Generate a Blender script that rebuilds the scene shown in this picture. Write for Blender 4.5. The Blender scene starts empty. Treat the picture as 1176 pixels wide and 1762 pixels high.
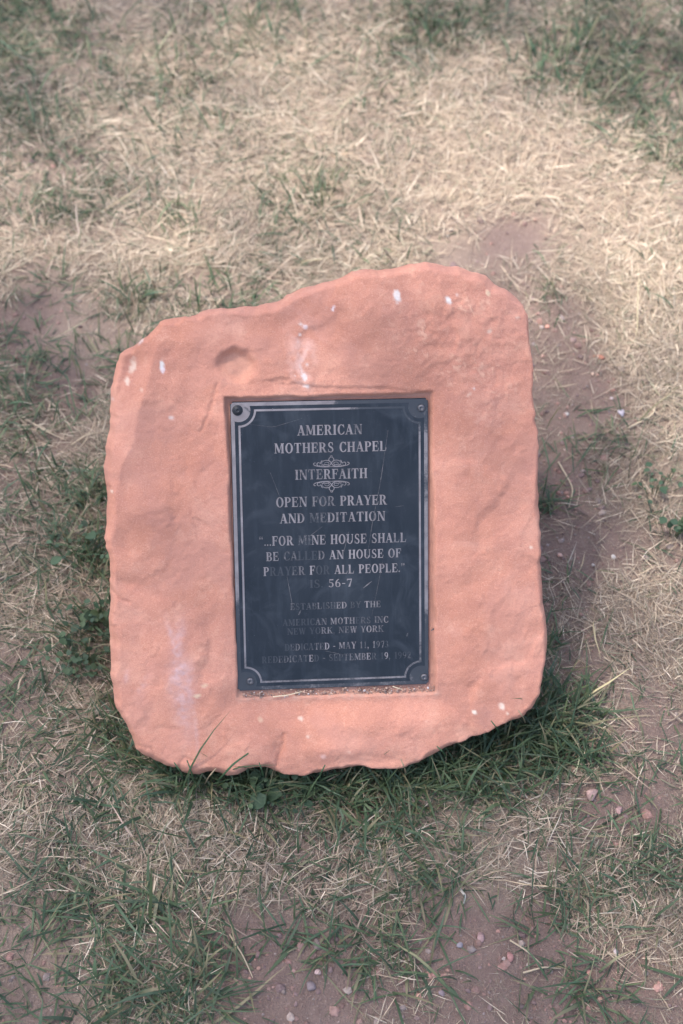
import bpy, math, numpy as np
from mathutils import Matrix, Vector

# ------------------------------------------------------------------ camera, sky, sun, exposure
SC = bpy.context.scene
COL = SC.collection
PITCH = math.radians(55.0)
FPX = 2447.0                     # focal length in photograph pixels (50 mm on a 24x36 frame)
CX, CY = 588.0, 881.0
# plaque corner and axes in camera space (x right, y down, z forward), fitted to its four corners
P0C = np.array([-0.11170, -0.10996, 1.4236])
E1 = np.array([0.99376, -0.02665, 0.07848]); E1 /= np.linalg.norm(E1)
E2 = np.array([0.02667, 0.98751, 0.17233]); E2 -= E1 * (E1 @ E2); E2 /= np.linalg.norm(E2)
EN = -np.cross(E1, E2)           # out of the face, towards the viewer
R = np.array([[1, 0, 0],
              [0, -math.sin(PITCH), math.cos(PITCH)],
              [0, -math.cos(PITCH), -math.sin(PITCH)]])   # camera space -> world
def ray(px, py):
    return np.array([(px - CX) / FPX, (py - CY) / FPX, 1.0])
# camera height: the lower edge of the stone rests just above the ground
_r = ray(500, 1330); _t = ((P0C - 0.02 * EN) @ EN) / (_r @ EN)
CAMH = -(R @ (_r * _t))[2] + 0.022
CAMP = np.array([0.0, 0.0, CAMH])
def c2w(p): return np.asarray(p, float) @ R.T + CAMP

cam_d = bpy.data.cameras.new('camera'); cam = bpy.data.objects.new('camera', cam_d); COL.objects.link(cam)
cam.location = CAMP; cam.rotation_euler = (math.pi / 2 - PITCH, 0, 0)
cam_d.sensor_fit = 'VERTICAL'; cam_d.sensor_height = 36; cam_d.sensor_width = 24; cam_d.lens = 50
cam_d.clip_start = 0.02; cam_d.clip_end = 500
cam_d.dof.use_dof = True; cam_d.dof.focus_distance = 1.46; cam_d.dof.aperture_fstop = 4.5
SC.camera = cam

SUN_DIR = np.array([-0.33, 0.08, 0.94]); SUN_DIR /= np.linalg.norm(SUN_DIR)
SC.world = bpy.data.worlds.new('World'); SC.world.use_nodes = True
wn = SC.world.node_tree
bg = wn.nodes['Background']; sky = wn.nodes.new('ShaderNodeTexSky')
sky.sky_type = 'NISHITA'; sky.sun_disc = False
sky.sun_elevation = math.asin(SUN_DIR[2]); sky.sun_rotation = math.atan2(SUN_DIR[0], SUN_DIR[1])
sky.air_density = 1.0; sky.dust_density = 3.0; sky.ozone_density = 1.0
wn.links.new(sky.outputs[0], bg.inputs[0]); bg.inputs[1].default_value = 0.15
sl = bpy.data.lights.new('sun', 'SUN'); sl.energy = 2.6; sl.angle = math.radians(0.6); sl.color = (1.0, 0.95, 0.90)
sun = bpy.data.objects.new('sun', sl); COL.objects.link(sun)
sun.rotation_euler = Vector(SUN_DIR).to_track_quat('Z', 'Y').to_euler(); sun.location = (-3, 2, 8)
SC.view_settings.view_transform = 'Standard'; SC.view_settings.look = 'None'
SC.view_settings.gamma = 1; SC.view_settings.use_curve_mapping = False
SC.view_settings.exposure = 1.63
SC.render.engine = 'CYCLES'
SC.cycles.max_bounces = 6

# ------------------------------------------------------------------ helpers
rng = np.random.default_rng(7)
def px2face(px, py, w=0.0):
    """photograph pixel -> (u, v) on the plane w metres in front of the plaque's face"""
    px = np.atleast_1d(np.asarray(px, float)); py = np.atleast_1d(np.asarray(py, float))
    d = np.stack([(px - CX) / FPX, (py - CY) / FPX, np.ones_like(px)], -1)
    o = P0C + EN * w
    t = (o @ EN) / (d @ EN)
    q = d * t[:, None] - P0C
    return np.stack([q @ E1, q @ E2], -1)
def face2w(u, v, w):
    u, v, w = np.broadcast_arrays(u, v, w)
    return c2w(P0C + u[..., None] * E1 + v[..., None] * E2 + w[..., None] * EN)
def px2ground(px, py):
    px = np.atleast_1d(np.asarray(px, float)); py = np.atleast_1d(np.asarray(py, float))
    d = np.stack([(px - CX) / FPX, (py - CY) / FPX, np.ones_like(px)], -1) @ R.T
    t = -CAMH / d[:, 2]
    return (CAMP + d * t[:, None])[:, :2]
def w2px(P):
    q = (np.asarray(P) - CAMP) @ R
    return q[..., 0] / q[..., 2] * FPX + CX, q[..., 1] / q[..., 2] * FPX + CY, q[..., 2]

_tabs = {}
def vn(x, y, scale, seed=0):
    """smooth value noise in -1..1"""
    if seed not in _tabs: _tabs[seed] = np.random.default_rng(seed + 100).uniform(-1, 1, (256, 256))
    T = _tabs[seed]
    x = np.asarray(x) / scale + 57.3; y = np.asarray(y) / scale + 91.7
    i = np.floor(x).astype(int); j = np.floor(y).astype(int)
    fx = x - i; fy = y - j
    fx = fx * fx * fx * (fx * (fx * 6 - 15) + 10); fy = fy * fy * fy * (fy * (fy * 6 - 15) + 10)
    g = lambda a, b: T[a & 255, b & 255]
    return (g(i, j) * (1 - fx) + g(i + 1, j) * fx) * (1 - fy) + (g(i, j + 1) * (1 - fx) + g(i + 1, j + 1) * fx) * fy
def fbm(x, y, scale, seed=0, octs=4, gain=0.5):
    s = 0; a = 1
    for k in range(octs):
        c, sn = math.cos(k * 1.1), math.sin(k * 1.1)
        s = s + a * vn(x * c - y * sn, x * sn + y * c, scale / 2 ** k, seed + k); a *= gain
    return s
def sstep(a, b, x):
    t = np.clip((x - a) / (b - a), 0, 1); return t * t * (3 - 2 * t)
def seg_dist(px, py, pts):
    """distance to a polyline"""
    d = np.full(px.shape, 1e9)
    for (a, b) in zip(pts[:-1], pts[1:]):
        ex, ey = b[0] - a[0], b[1] - a[1]
        t = np.clip(((px - a[0]) * ex + (py - a[1]) * ey) / (ex * ex + ey * ey + 1e-12), 0, 1)
        d = np.minimum(d, np.hypot(px - a[0] - t * ex, py - a[1] - t * ey))
    return d

def mesh_np(name, verts, faces, smooth=True, col=None, floats=None):
    """verts (n,3); faces (m,3|4) array"""
    me = bpy.data.meshes.new(name)
    verts = np.asarray(verts, np.float32); faces = np.asarray(faces, np.int32)
    n, k = faces.shape
    me.vertices.add(len(verts)); me.vertices.foreach_set('co', verts.ravel())
    me.loops.add(n * k); me.loops.foreach_set('vertex_index', faces.ravel())
    me.polygons.add(n); me.polygons.foreach_set('loop_start', np.arange(0, n * k, k, dtype=np.int32))
    me.polygons.foreach_set('use_smooth', np.full(n, smooth))
    me.update(calc_edges=True)
    if col is not None:
        a = me.attributes.new('tint', 'FLOAT_COLOR', 'POINT')
        c = np.ones((len(verts), 4), np.float32); c[:, :col.shape[1]] = col
        a.data.foreach_set('color', c.ravel())
    for nm, arr in (floats or {}).items():
        a = me.attributes.new(nm, 'FLOAT', 'POINT'); a.data.foreach_set('value', np.asarray(arr, np.float32))
    return me
def link(name, me, mat=None, parent=None, label=None, cat=None, group=None, kind=None, loc=None):
    o = bpy.data.objects.new(name, me); COL.objects.link(o)
    if mat is not None and me is not None and not me.materials: me.materials.append(mat)
    if parent is not None: o.parent = parent
    for k, v in (('label', label), ('category', cat), ('group', group), ('kind', kind)):
        if v: o[k] = v
    if loc is not None: o.location = loc
    return o

class NT:
    """small node-tree helper"""
    def __init__(s, name):
        s.m = bpy.data.materials.new(name); s.m.use_nodes = True; s.t = s.m.node_tree
        s.b = s.t.nodes['Principled BSDF']; s.out = s.t.nodes['Material Output']
    def n(s, typ, **kw):
        nd = s.t.nodes.new('ShaderNode' + typ)
        for k, v in kw.items():
            if k.startswith('_'): nd.inputs[k[1:].replace('_', ' ')].default_value = v
            else: setattr(nd, k, v)
        return nd
    def l(s, a, b): s.t.links.new(a, b)
    def val(s, x, sock):
        if hasattr(x, 'links'): s.l(x, sock)
        else: sock.default_value = x
    def noise(s, scale, detail=4, rough=0.5, vec=None, dist=0.0):
        nd = s.n('TexNoise', _Scale=scale, _Detail=detail, _Roughness=rough, _Distortion=dist)
        s.l(vec if vec is not None else s.obj(), nd.inputs['Vector']); return nd.outputs[0]
    def obj(s):
        if not hasattr(s, '_tc'): s._tc = s.n('TexCoord')
        return s._tc.outputs['Object']
    def map(s, x, a, b, c=0.0, d=1.0, smooth=False):
        nd = s.n('MapRange'); nd.interpolation_type = 'SMOOTHSTEP' if smooth else 'LINEAR'
        s.l(x, nd.inputs[0])
        for i, v in enumerate((a, b, c, d)): nd.inputs[i + 1].default_value = v
        return nd.outputs[0]
    def mix(s, f, a, b, mode='MIX'):
        nd = s.n('Mix', data_type='RGBA', blend_type=mode)
        s.val(f, nd.inputs[0]); s.val(a, nd.inputs[6]); s.val(b, nd.inputs[7]); return nd.outputs[2]
    def math(s, op, a, b=0.0, c=0.0):
        nd = s.n('Math', operation=op)
        for i, v in enumerate((a, b, c)): s.val(v, nd.inputs[i])
        return nd.outputs[0]
    def attr(s, name, out=0):
        nd = s.n('Attribute', attribute_name=name); return nd.outputs[out]
    def bump(s, h, strength, dist):
        nd = s.n('Bump', _Strength=strength, _Distance=dist); s.l(h, nd.inputs['Height'])
        s.l(nd.outputs[0], s.b.inputs['Normal']); return nd
    def base(s, c): s.val(c, s.b.inputs['Base Color'])
    def rough(s, c): s.val(c, s.b.inputs['Roughness'])
def rgb(r, g, b): return (r, g, b, 1.0)

# ------------------------------------------------------------------ materials
def mat_soil():
    s = NT('soil'); n1 = s.noise(3.0, 5); n2 = s.noise(60, 6, .65); n3 = s.noise(420, 3, .6)
    c = s.mix(s.map(n1, .35, .65), rgb(.165, .114, .094), rgb(.225, .160, .132))
    c = s.mix(s.map(n2, .3, .7, 0, .75), c, rgb(.14, .094, .078))
    c = s.mix(s.map(n3, .58, .72, 0, .6), c, rgb(.36, .27, .22))
    c = s.mix(s.math('MULTIPLY', s.attr('litter', 2), s.map(n3, .3, .6, .35, .95)), c, s.mix(s.map(n2, .3, .7), rgb(.31, .235, .17), rgb(.41, .32, .235)))
    # beyond the built grass the sheet carries a dry turf tone of its own
    sep = s.n('SeparateXYZ'); s.l(s.obj(), sep.inputs[0])
    far = s.math('MAXIMUM', s.map(sep.outputs[1], 3.6, 7, 0, 1), s.map(s.math('ABSOLUTE', sep.outputs[0]), 2.2, 5, 0, 1))
    turf = s.mix(s.map(s.noise(1.7, 8, .7), .4, .6), rgb(.30, .235, .155), rgb(.09, .115, .05))
    c = s.mix(s.math('MULTIPLY', far, .85), c, turf)
    s.base(c); s.rough(.95); s.b.inputs['Specular IOR Level'].default_value = .2
    h = s.math('ADD', s.math('MULTIPLY', n2, .6), s.math('MULTIPLY', n3, .4)); s.bump(h, 1.0, .009)
    return s.m
def mat_tint(name, rough=.6, transl=0.0, spec=.4, speck=0.0, bumpd=0.0, nscale=300):
    s = NT(name); c = s.attr('tint')
    if speck:
        n = s.noise(nscale, 4, .65); c = s.mix(s.map(n, .35, .65, 0, speck), c, s.mix(1.0, c, rgb(.55, .5, .48), 'MULTIPLY'))
        if bumpd: s.bump(n, .8, bumpd)
    s.base(c); s.rough(rough); s.b.inputs['Specular IOR Level'].default_value = spec
    if transl:
        tr = s.n('BsdfTranslucent'); s.val(c, tr.inputs[0])
        mx = s.n('MixShader'); mx.inputs[0].default_value = transl
        s.l(s.b.outputs[0], mx.inputs[1]); s.l(tr.outputs[0], mx.inputs[2]); s.l(mx.outputs[0], s.out.inputs[0])
    return s.m
def mat_sandstone():
    s = NT('red_sandstone')
    n1 = s.noise(9, 6, .6); n2 = s.noise(38, 6, .65); n3 = s.noise(900, 3, .7); n4 = s.noise(260, 4, .6)
    c = s.mix(s.map(n1, .32, .68), rgb(.43, .182, .118), rgb(.52, .243, .170))
    c = s.mix(s.map(n2, .45, .7, 0, .55), c, rgb(.38, .162, .118))
    c = s.mix(s.map(n2, .42, .3, 0, .5), c, rgb(.61, .32, .22))
    c = s.mix(s.map(s.noise(17, 7, .7, None, .8), .52, .70, 0, .5), c, rgb(.56, .295, .21))
    c = s.mix(s.map(n4, .5, .72, 0, .4), c, rgb(.40, .17, .115))
    c = s.mix(s.map(n3, .53, .70, 0, .34), c, rgb(.68, .42, .32))
    c = s.mix(s.map(n3, .45, .34, 0, .5), c, rgb(.33, .14, .10))
    st = s.n('Attribute', attribute_name='tint')
    brk = s.map(s.noise(330, 4, .7), .25, .62, .72, 1.0)
    c = s.mix(s.math('MULTIPLY', st.outputs['Alpha'], brk), c, st.outputs['Color'])
    s.base(c); s.rough(.88); s.b.inputs['Specular IOR Level'].default_value = .3
    h = s.math('ADD', s.math('MULTIPLY', n4, .7), s.math('MULTIPLY', n3, .35)); h = s.math('ADD', h, s.math('MULTIPLY', n2, .35))
    s.bump(h, .75, .0016)
    return s.m
def mat_plate():
    s = NT('navy_enamel')
    o = s.obj()
    mp = s.n('Mapping'); mp.inputs['Scale'].default_value = (1, .12, 1); mp.inputs['Rotation'].default_value = (0, 0, .15); s.l(o, mp.inputs[0])
    streak = s.noise(90, 6, .7, mp.outputs[0]); cloud = s.noise(14, 6, .65, None, .6); fine = s.noise(500, 4, .7)
    c = s.mix(s.map(cloud, .35, .7), rgb(.008, .011, .015), rgb(.015, .020, .027))
    c = s.mix(s.map(streak, .5, .75, 0, .5), c, rgb(.034, .042, .052))
    c = s.mix(s.map(fine, .66, .72, 0, .5), c, rgb(.12, .12, .13))
    c = s.mix(s.map(s.noise(22, 5, .6, None, 1.5), .52, .72, 0, .35), c, rgb(.055, .063, .074))
    s.base(c); s.rough(s.map(cloud, .3, .7, .34, .55)); s.b.inputs['Specular IOR Level'].default_value = .3
    s.bump(s.math('ADD', streak, fine), .12, .0004)
    return s.m
def mat_letter():
    """bare metal of letters and rules, worn back to the plate colour where 'fade' is high"""
    s = NT('tarnished_metal')
    f = s.attr('fade', 2); n = s.noise(420, 4, .65); n2 = s.noise(60, 4, .6)
    m = s.math('ADD', s.math('MULTIPLY', n, .55), s.math('MULTIPLY', n2, .45))
    a = s.math('SUBTRACT', m, s.map(f, 0, 1, .06, .73))
    a = s.math('MULTIPLY', s.map(a, -.11, .10, .12, 1), s.map(f, 0, 1, 1, .55))
    c = s.mix(s.map(n2, .35, .65), rgb(.19, .16, .155), rgb(.275, .238, .230))
    s.base(s.mix(a, rgb(.012, .017, .023), c)); s.rough(.5)
    s.val(s.math('MULTIPLY', a, .35), s.b.inputs['Metallic'])
    return s.m
def mat_plain(name, c, rough=.6, metal=0.0, nscale=0, c2=None, spec=.5):
    s = NT(name)
    if nscale: s.base(s.mix(s.map(s.noise(nscale, 5, .65), .35, .65), rgb(*c), rgb(*c2)))
    else: s.base(rgb(*c))
    s.rough(rough); s.b.inputs['Metallic'].default_value = metal; s.b.inputs['Specular IOR Level'].default_value = spec
    return s.m
M_SOIL = mat_soil(); M_STONE = mat_sandstone(); M_PLATE = mat_plate(); M_LETTER = mat_letter()
M_GREEN = mat_tint('green_grass', .5, .25, .35); M_STRAW = mat_tint('dry_straw', .6, .15, .35)
M_LEAF = mat_tint('weed_leaf', .55, .2, .3)
M_PEB = mat_tint('pebble_stone', .8, 0, .3, .7, .0012, 260)
M_SCREW = mat_plain('dull_screw_metal', (.05, .052, .06), .5, .5, 300, (.16, .15, .155))
M_SCREWD = mat_plain('dark_screw_metal', (.015, .017, .022), .5, .3)
M_BARK = mat_plain('bark', (.10, .075, .055), .9, 0, 12, (.2, .16, .12), .2)
M_TLEAF = mat_plain('tree_leaf', (.05, .09, .03), .6, 0, 3, (.07, .11, .035), .3)

# ------------------------------------------------------------------ ground sheet
def gh(x, y):
    return .007 * fbm(x, y, .55, 11, 3) + .0022 * fbm(x, y, .06, 15, 3) 
def axis(lo, hi, step, far):
    a = list(np.arange(lo, hi + step / 2, step)); s = step
    while a[-1] < far: s *= 1.35; a.append(a[-1] + s)
    s = step
    while a[0] > -far: s *= 1.35; a.insert(0, a[0] - s)
    return np.array(a)
gx = axis(-1.3, 1.3, .009, 220); gy = axis(.3, 3.6, .009, 220)
X, Y = np.meshgrid(gx, gy, indexing='ij'); Z = gh(X, Y) * sstep(60, 6, np.hypot(X, Y))
idx = np.arange(X.size).reshape(X.shape)
F = np.stack([idx[:-1, :-1], idx[1:, :-1], idx[1:, 1:], idx[:-1, 1:]], -1).reshape(-1, 4)
ground = link('ground', mesh_np('ground', np.stack([X, Y, Z], -1).reshape(-1, 3), F), M_SOIL, kind='structure',
     label='bare pinkish brown soil under the patchy lawn')

# ------------------------------------------------------------------ the stone
OUT_PX = [(220,601),(240,588),(258,574),(276,553),(313,544),(332,542),(361,533),(402,529),(439,524),(478,519),(502,503),(535,491),
 (560,484),(593,476),(610,466.5),(626,463),(640,466),(656,466),(693,458),(719,453),(742,450.5),(766,458),(792,459),(809,465),(825,469),
 (839,478),(848,488),(868,498),(885,508),(895,519),(900,529),(907,556),(910,589),(913,629),(916.5,679),(920,720),(925,764),(925,833),
 (927.6,900),(929,925),(930.6,976),(933,1033),(939,1084),(939,1120),(933,1160),(925.5,1194),(913,1217),(900,1228),(879,1236),(852,1246),
 (821,1261),(784,1275),(750,1292),(729,1305),(709,1312),(685,1319),(651,1319),(620,1315),(600,1317),(560,1325),(540,1326),(516,1329),
 (478,1326),(464,1322),(446,1319),(422,1324),(408,1332),(387,1331),(366,1326),(338,1331),(317,1327),(307,1319),(289,1315),(272,1308),
 (255,1301),(237,1288),(232,1277),(220,1249),(206,1225),(199,1210),(193,1181),(190,1150),(188,1115),(188.5,1074),(191,1033),(188,1012),
 (189,984),(188,956),(180,933),(182,900),(184,869),(184,843),(177,820),(179,792),(181,764),(189,736),(187.7,700),(189,667),(199,634),(207,611)]
W_RIM = -.014
ring = px2face([p[0] for p in OUT_PX], [p[1] for p in OUT_PX], W_RIM)
# resample finely with Catmull-Rom
def catmull(P, k):
    out = []; n = len(P)
    for i in range(n):
        a, b, c, d = P[i - 1], P[i], P[(i + 1) % n], P[(i + 2) % n]
        for t in np.arange(k) / k:
            out.append(.5 * ((2 * b) + (c - a) * t + (2 * a - 5 * b + 4 * c - d) * t * t + (3 * b - a - 3 * c + d) * t ** 3))
    return np.array(out)
ring = catmull(ring, 4)
n_r = len(ring)
tan = np.roll(ring, -1, 0) - np.roll(ring, 1, 0); tan /= np.linalg.norm(tan, axis=1)[:, None]
rnorm = np.stack([tan[:, 1], -tan[:, 0]], -1)            # outward normal (clockwise trace, v down)
if ((ring - ring.mean(0)) * rnorm).sum() < 0: rnorm = -rnorm
ring = ring + rnorm * (.0011 * fbm(ring[:, 0], ring[:, 1], .010, 31, 3, .7))[:, None]
MARG, STEP = .05, .0016
u0, v0 = ring.min(0) - MARG - .004; u1, v1 = ring.max(0) + MARG + .004
U, V = np.meshgrid(np.arange(u0, u1, STEP), np.arange(v0, v1, STEP), indexing='ij')
# signed distance to the outline and closest point
def closest(U, V):
    best = np.full(U.shape, 1e9); ci = np.zeros(U.shape, int); ct = np.zeros(U.shape)
    ins = np.zeros(U.shape, bool)
    A = ring; B = np.roll(ring, -1, 0)
    for k in range(n_r):
        ex, ey = B[k] - A[k]
        t = np.clip(((U - A[k, 0]) * ex + (V - A[k, 1]) * ey) / (ex * ex + ey * ey), 0, 1)
        d = (U - A[k, 0] - t * ex) ** 2 + (V - A[k, 1] - t * ey) ** 2
        m = d < best; best[m] = d[m]; ci[m] = k; ct[m] = t[m]
        cr = ((A[k, 1] > V) != (B[k, 1] > V)) & (U < (B[k, 0] - A[k, 0]) * (V - A[k, 1]) / (B[k, 1] - A[k, 1] + 1e-15) + A[k, 0])
        ins ^= cr
    return np.sqrt(best), ci, ct, ins
D, CI, CT, INS = closest(U, V)
# pixel position of each grid point, to place the features seen in the photograph
Wp = c2w(P0C + U[..., None] * E1 + V[..., None] * E2 + .004 * EN)
PX, PY, _ = w2px(Wp)
PXM = .000582    # metres per pixel on the face
def gauss(cx, cy, rx, ry, a=0.0, p=1.0):
    dx, dy = PX - cx, PY - cy; c, s = math.cos(a), math.sin(a)
    return np.exp(-((((dx * c + dy * s) / rx) ** 2 + ((-dx * s + dy * c) / ry) ** 2) ** p))
# broken facets: softly blended random planes
def facets(x, y, cell, amp, seed, sharp=60):
    r = np.random.default_rng(seed)
    gxs = np.arange(x.min(), x.max() + cell, cell); gys = np.arange(y.min(), y.max() + cell, cell)
    num = np.zeros(x.shape); den = np.zeros(x.shape)
    for a in gxs:
        for b in gys:
            ca, cb = a + r.uniform(-.5, .5) * cell, b + r.uniform(-.5, .5) * cell
            sx, sy = r.normal(0, amp / cell, 2); h = r.normal(0, amp * .5)
            i0 = np.searchsorted(x[:, 0], ca - 2.2 * cell); i1 = np.searchsorted(x[:, 0], ca + 2.2 * cell)
            j0 = np.searchsorted(y[0], cb - 2.2 * cell); j1 = np.searchsorted(y[0], cb + 2.2 * cell)
            xs, ys = x[i0:i1, j0:j1], y[i0:i1, j0:j1]
            d = np.hypot(xs - ca, ys - cb) / cell
            w = np.exp(-sharp * np.minimum(d, 3) ** 2 / 6)
            num[i0:i1, j0:j1] += w * (h + sx * (xs - ca) + sy * (ys - cb)); den[i0:i1, j0:j1] += w
    return num / (den + 1e-12)
wx = U + .006 * fbm(U, V, .03, 41, 3); wy = V + .006 * fbm(U, V, .03, 45, 3)
fac = np.zeros(U.shape)
def facets_w(cell, amp, seed, sharp):
    # facets sampled at warped coordinates through a nearest lookup
    f = facets(U, V, cell, amp, seed, sharp)
    i = np.clip(((wx - u0) / STEP).round().astype(int), 0, U.shape[0] - 1); j = np.clip(((wy - v0) / STEP).round().astype(int), 0, U.shape[1] - 1)
    return f[i, j]
fac = facets_w(.075, .0014, 5, 110) + facets_w(.020, .00035, 6, 150)
edge_w = np.clip(8 + 5 * sstep(1150, 1300, PY) + 5 * sstep(560, 480, PY) + 5 * sstep(300, 200, PX)
         + 7 * vn(U, V, .035, 51) + 4 * vn(U, V, .012, 52), 3, 60) * PXM
face_h = .0075 + .003 * fbm(U, V, .16, 61, 2)
face_h = face_h - .0025 + .006 * sstep(700, 560, PY) * sstep(540, 640, PX) - .002 * sstep(760, 900, PX)
rw = np.ones(U.shape)
rimt = np.clip(D / edge_w, 0, 1)
roundoff = .55 * (1 - np.sqrt(np.clip(1 - (1 - rimt) ** 2.2, 0, 1))) + .45 * (1 - rimt)
# broad planar bevel down the upper left flank, meeting the face along a ridge
ridge_x = np.interp(PY, [560, 600, 700, 760, 840, 950], [300, 268, 238, 222, 200, 180]) + 5 * fbm(U, V, .03, 53, 2)
bevel = np.clip((ridge_x - PX) * PXM, 0, None) * .65 * sstep(960, 800, PY)
RELW = np.zeros(U.shape)
plaq_sd = None
# rectangle of the carved recess, in face coordinates
rq = px2face([390, 741, 749, 411], [685, 676, 1190, 1200], 0.0)
def quad_sd(U, V, q):
    s = np.full(U.shape, -1e9)
    cen = q.mean(0)
    for k in range(4):
        a, b = q[k], q[(k + 1) % 4]; t = (b - a) / np.linalg.norm(b - a); nn = np.array([t[1], -t[0]])
        if (cen - a) @ nn > 0: nn = -nn
        s = np.maximum(s, (U - a[0]) * nn[0] + (V - a[1]) * nn[1])
    return s
rsd = quad_sd(U, V, rq) + .0012 * fbm(U, V, .03, 71, 3)
near_rec = sstep(.035, .004, rsd)
face_h = face_h * (1 - .35 * near_rec) + .0012 * near_rec * sstep(420, 380, PX)
# relief
relief = fac * (1 - .75 * near_rec) + .0010 * fbm(U, V, .05, 81, 3) * (1 - .5 * near_rec) + .00040 * fbm(U, V, .011, 85, 4, .6)
rough_patch = gauss(790, 540, 90, 95) + .8 * gauss(830, 620, 70, 90) + .5 * gauss(720, 590, 70, 60) + .35 * gauss(860, 760, 50, 80)
rp = np.clip(rough_patch, 0, 1)
rid = (1 - np.abs(fbm(wx + .4 * wy, wy, .02, 91, 4)))
pits = fbm(wx, wy, .0075, 95, 4, .65)
relief += rp * (.0006 * (rid - .6) + .0008 * np.clip(pits, -1, .25))
top_lobe = .004 * gauss(640, 520, 90, 40) + .003 * gauss(330, 585, 90, 25) - .003 * gauss(480, 560, 60, 40)
left_mid = -.0035 * gauss(300, 770, 80, 70, .5) + .003 * gauss(265, 860, 70, 60) + .0025 * gauss(240, 700, 25, 70, .3) - .003 * gauss(215, 830, 25, 30)
scal = -.003 * gauss(215, 935, 25, 22) - .0025 * gauss(230, 1010, 40, 12, .3) + .003 * gauss(280, 1180, 60, 60)
bot = .003 * gauss(430, 1290, 40, 25) - .003 * gauss(480, 1290, 10, 30) + .003 * gauss(560, 1285, 60, 25) - .003 * gauss(640, 1310, 60, 12)
relief += top_lobe + left_mid + scal + bot
# the thumb hollow
hol = gauss(408, 628, 31, 30, .2, 1.9)
rho = np.hypot((PX - 408) / 37, (PY - 629) / 34) + .09 * vn(U, V, .008, 113); bowl = sstep(1.05, .45, rho)
hol = bowl
relief += -.0092 * bowl * (1 - .15 * sstep(-30, 40, PX - 409 + PY - 629)) + .0012 * gauss(365, 615, 30, 30) - .0012 * gauss(377, 622, 8, 22, .4) + .0022 * gauss(396, 640, 12, 10, .5, 1.5)
# cracks and ledges
def groove(pts, wpx, depth):
    wob = 3.0 * fbm(U, V, .012, 101, 3)
    return -depth * np.exp(-(seg_dist(PX + wob, PY + wob * .7, pts) / wpx) ** 2)
relief += groove([(344, 742), (356, 715), (370, 688), (376, 660)], 2.2, .0016)
relief += groove([(456, 657), (500, 662), (560, 668), (650, 669), (746, 676)], 2.5, .0011)
relief += groove([(470, 656), (482, 652), (496, 655)], 3.0, .0018)
relief += groove([(190, 1015), (204, 1030), (222, 1036)], 2.5, .002)
relief += groove([(486, 1262), (484, 1285), (476, 1318)], 3, .0025)
relief += groove([(240, 1285), (262, 1290), (268, 1302)], 4, .0014)
relief += groove([(310, 1318), (316, 1305), (332, 1312)], 4, .0016)
relief += 0 * groove([(318, 570), (345, 590), (360, 630)], 5, .0012)
# step above the recess: face stands higher over the ragged line
line_y = np.interp(PX, [380, 460, 560, 650, 746, 770], [640, 657, 668, 669, 676, 700]) + 2 * vn(U, V, .012, 111)
relief += .0010 * sstep(3, -7, PY - line_y) * sstep(440, 480, PX) * sstep(775, 740, PX) * sstep(560, 640, PY)
relief -= .0012 * sstep(-4, 10, PY - line_y) * sstep(690, 676, PY) * sstep(380, 460, PX) * sstep(775, 740, PX)
bev = np.minimum(bevel, .016) * sstep(560, 640, PY)
relief *= np.clip(D / .003, .3, 1)
Wf = face_h + relief - (face_h - W_RIM) * roundoff - bev
# the recess: left and top walls are deeper cut, the lower lip is low
lip = .0045 * sstep(1160, 1215, PY)
Wf = Wf - lip * near_rec
floor = -.0042 + .0006 * fbm(U, V, .012, 121, 3)
Wf = np.where(INS, floor + (Wf - floor) * sstep(-.0010, .0014, rsd), Wf)
# sides
tau = np.clip(D / MARG, 0, 1)
cp = ring[CI] * (1 - CT[..., None]) + np.roll(ring, -1, 0)[CI] * CT[..., None]
cn = rnorm[CI] * (1 - CT[..., None]) + np.roll(rnorm, -1, 0)[CI] * CT[..., None]
ang = np.arctan2(cp[..., 1] - .15, cp[..., 0] - .1)
inset = .006 * tau + .055 * tau ** 2 + .010 * tau * fbm(ang * .2, tau * .3, .05, 131, 4)
DEPTH = .24
SU = cp[..., 0] - cn[..., 0] * inset; SV = cp[..., 1] - cn[..., 1] * inset
SW = W_RIM - bev - DEPTH * tau ** 1.15
FU = np.where(INS, U, SU); FV = np.where(INS, V, SV); FW = np.where(INS, Wf, SW)
Pst = c2w(P0C + FU[..., None] * E1 + FV[..., None] * E2 + FW[..., None] * EN)
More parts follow.
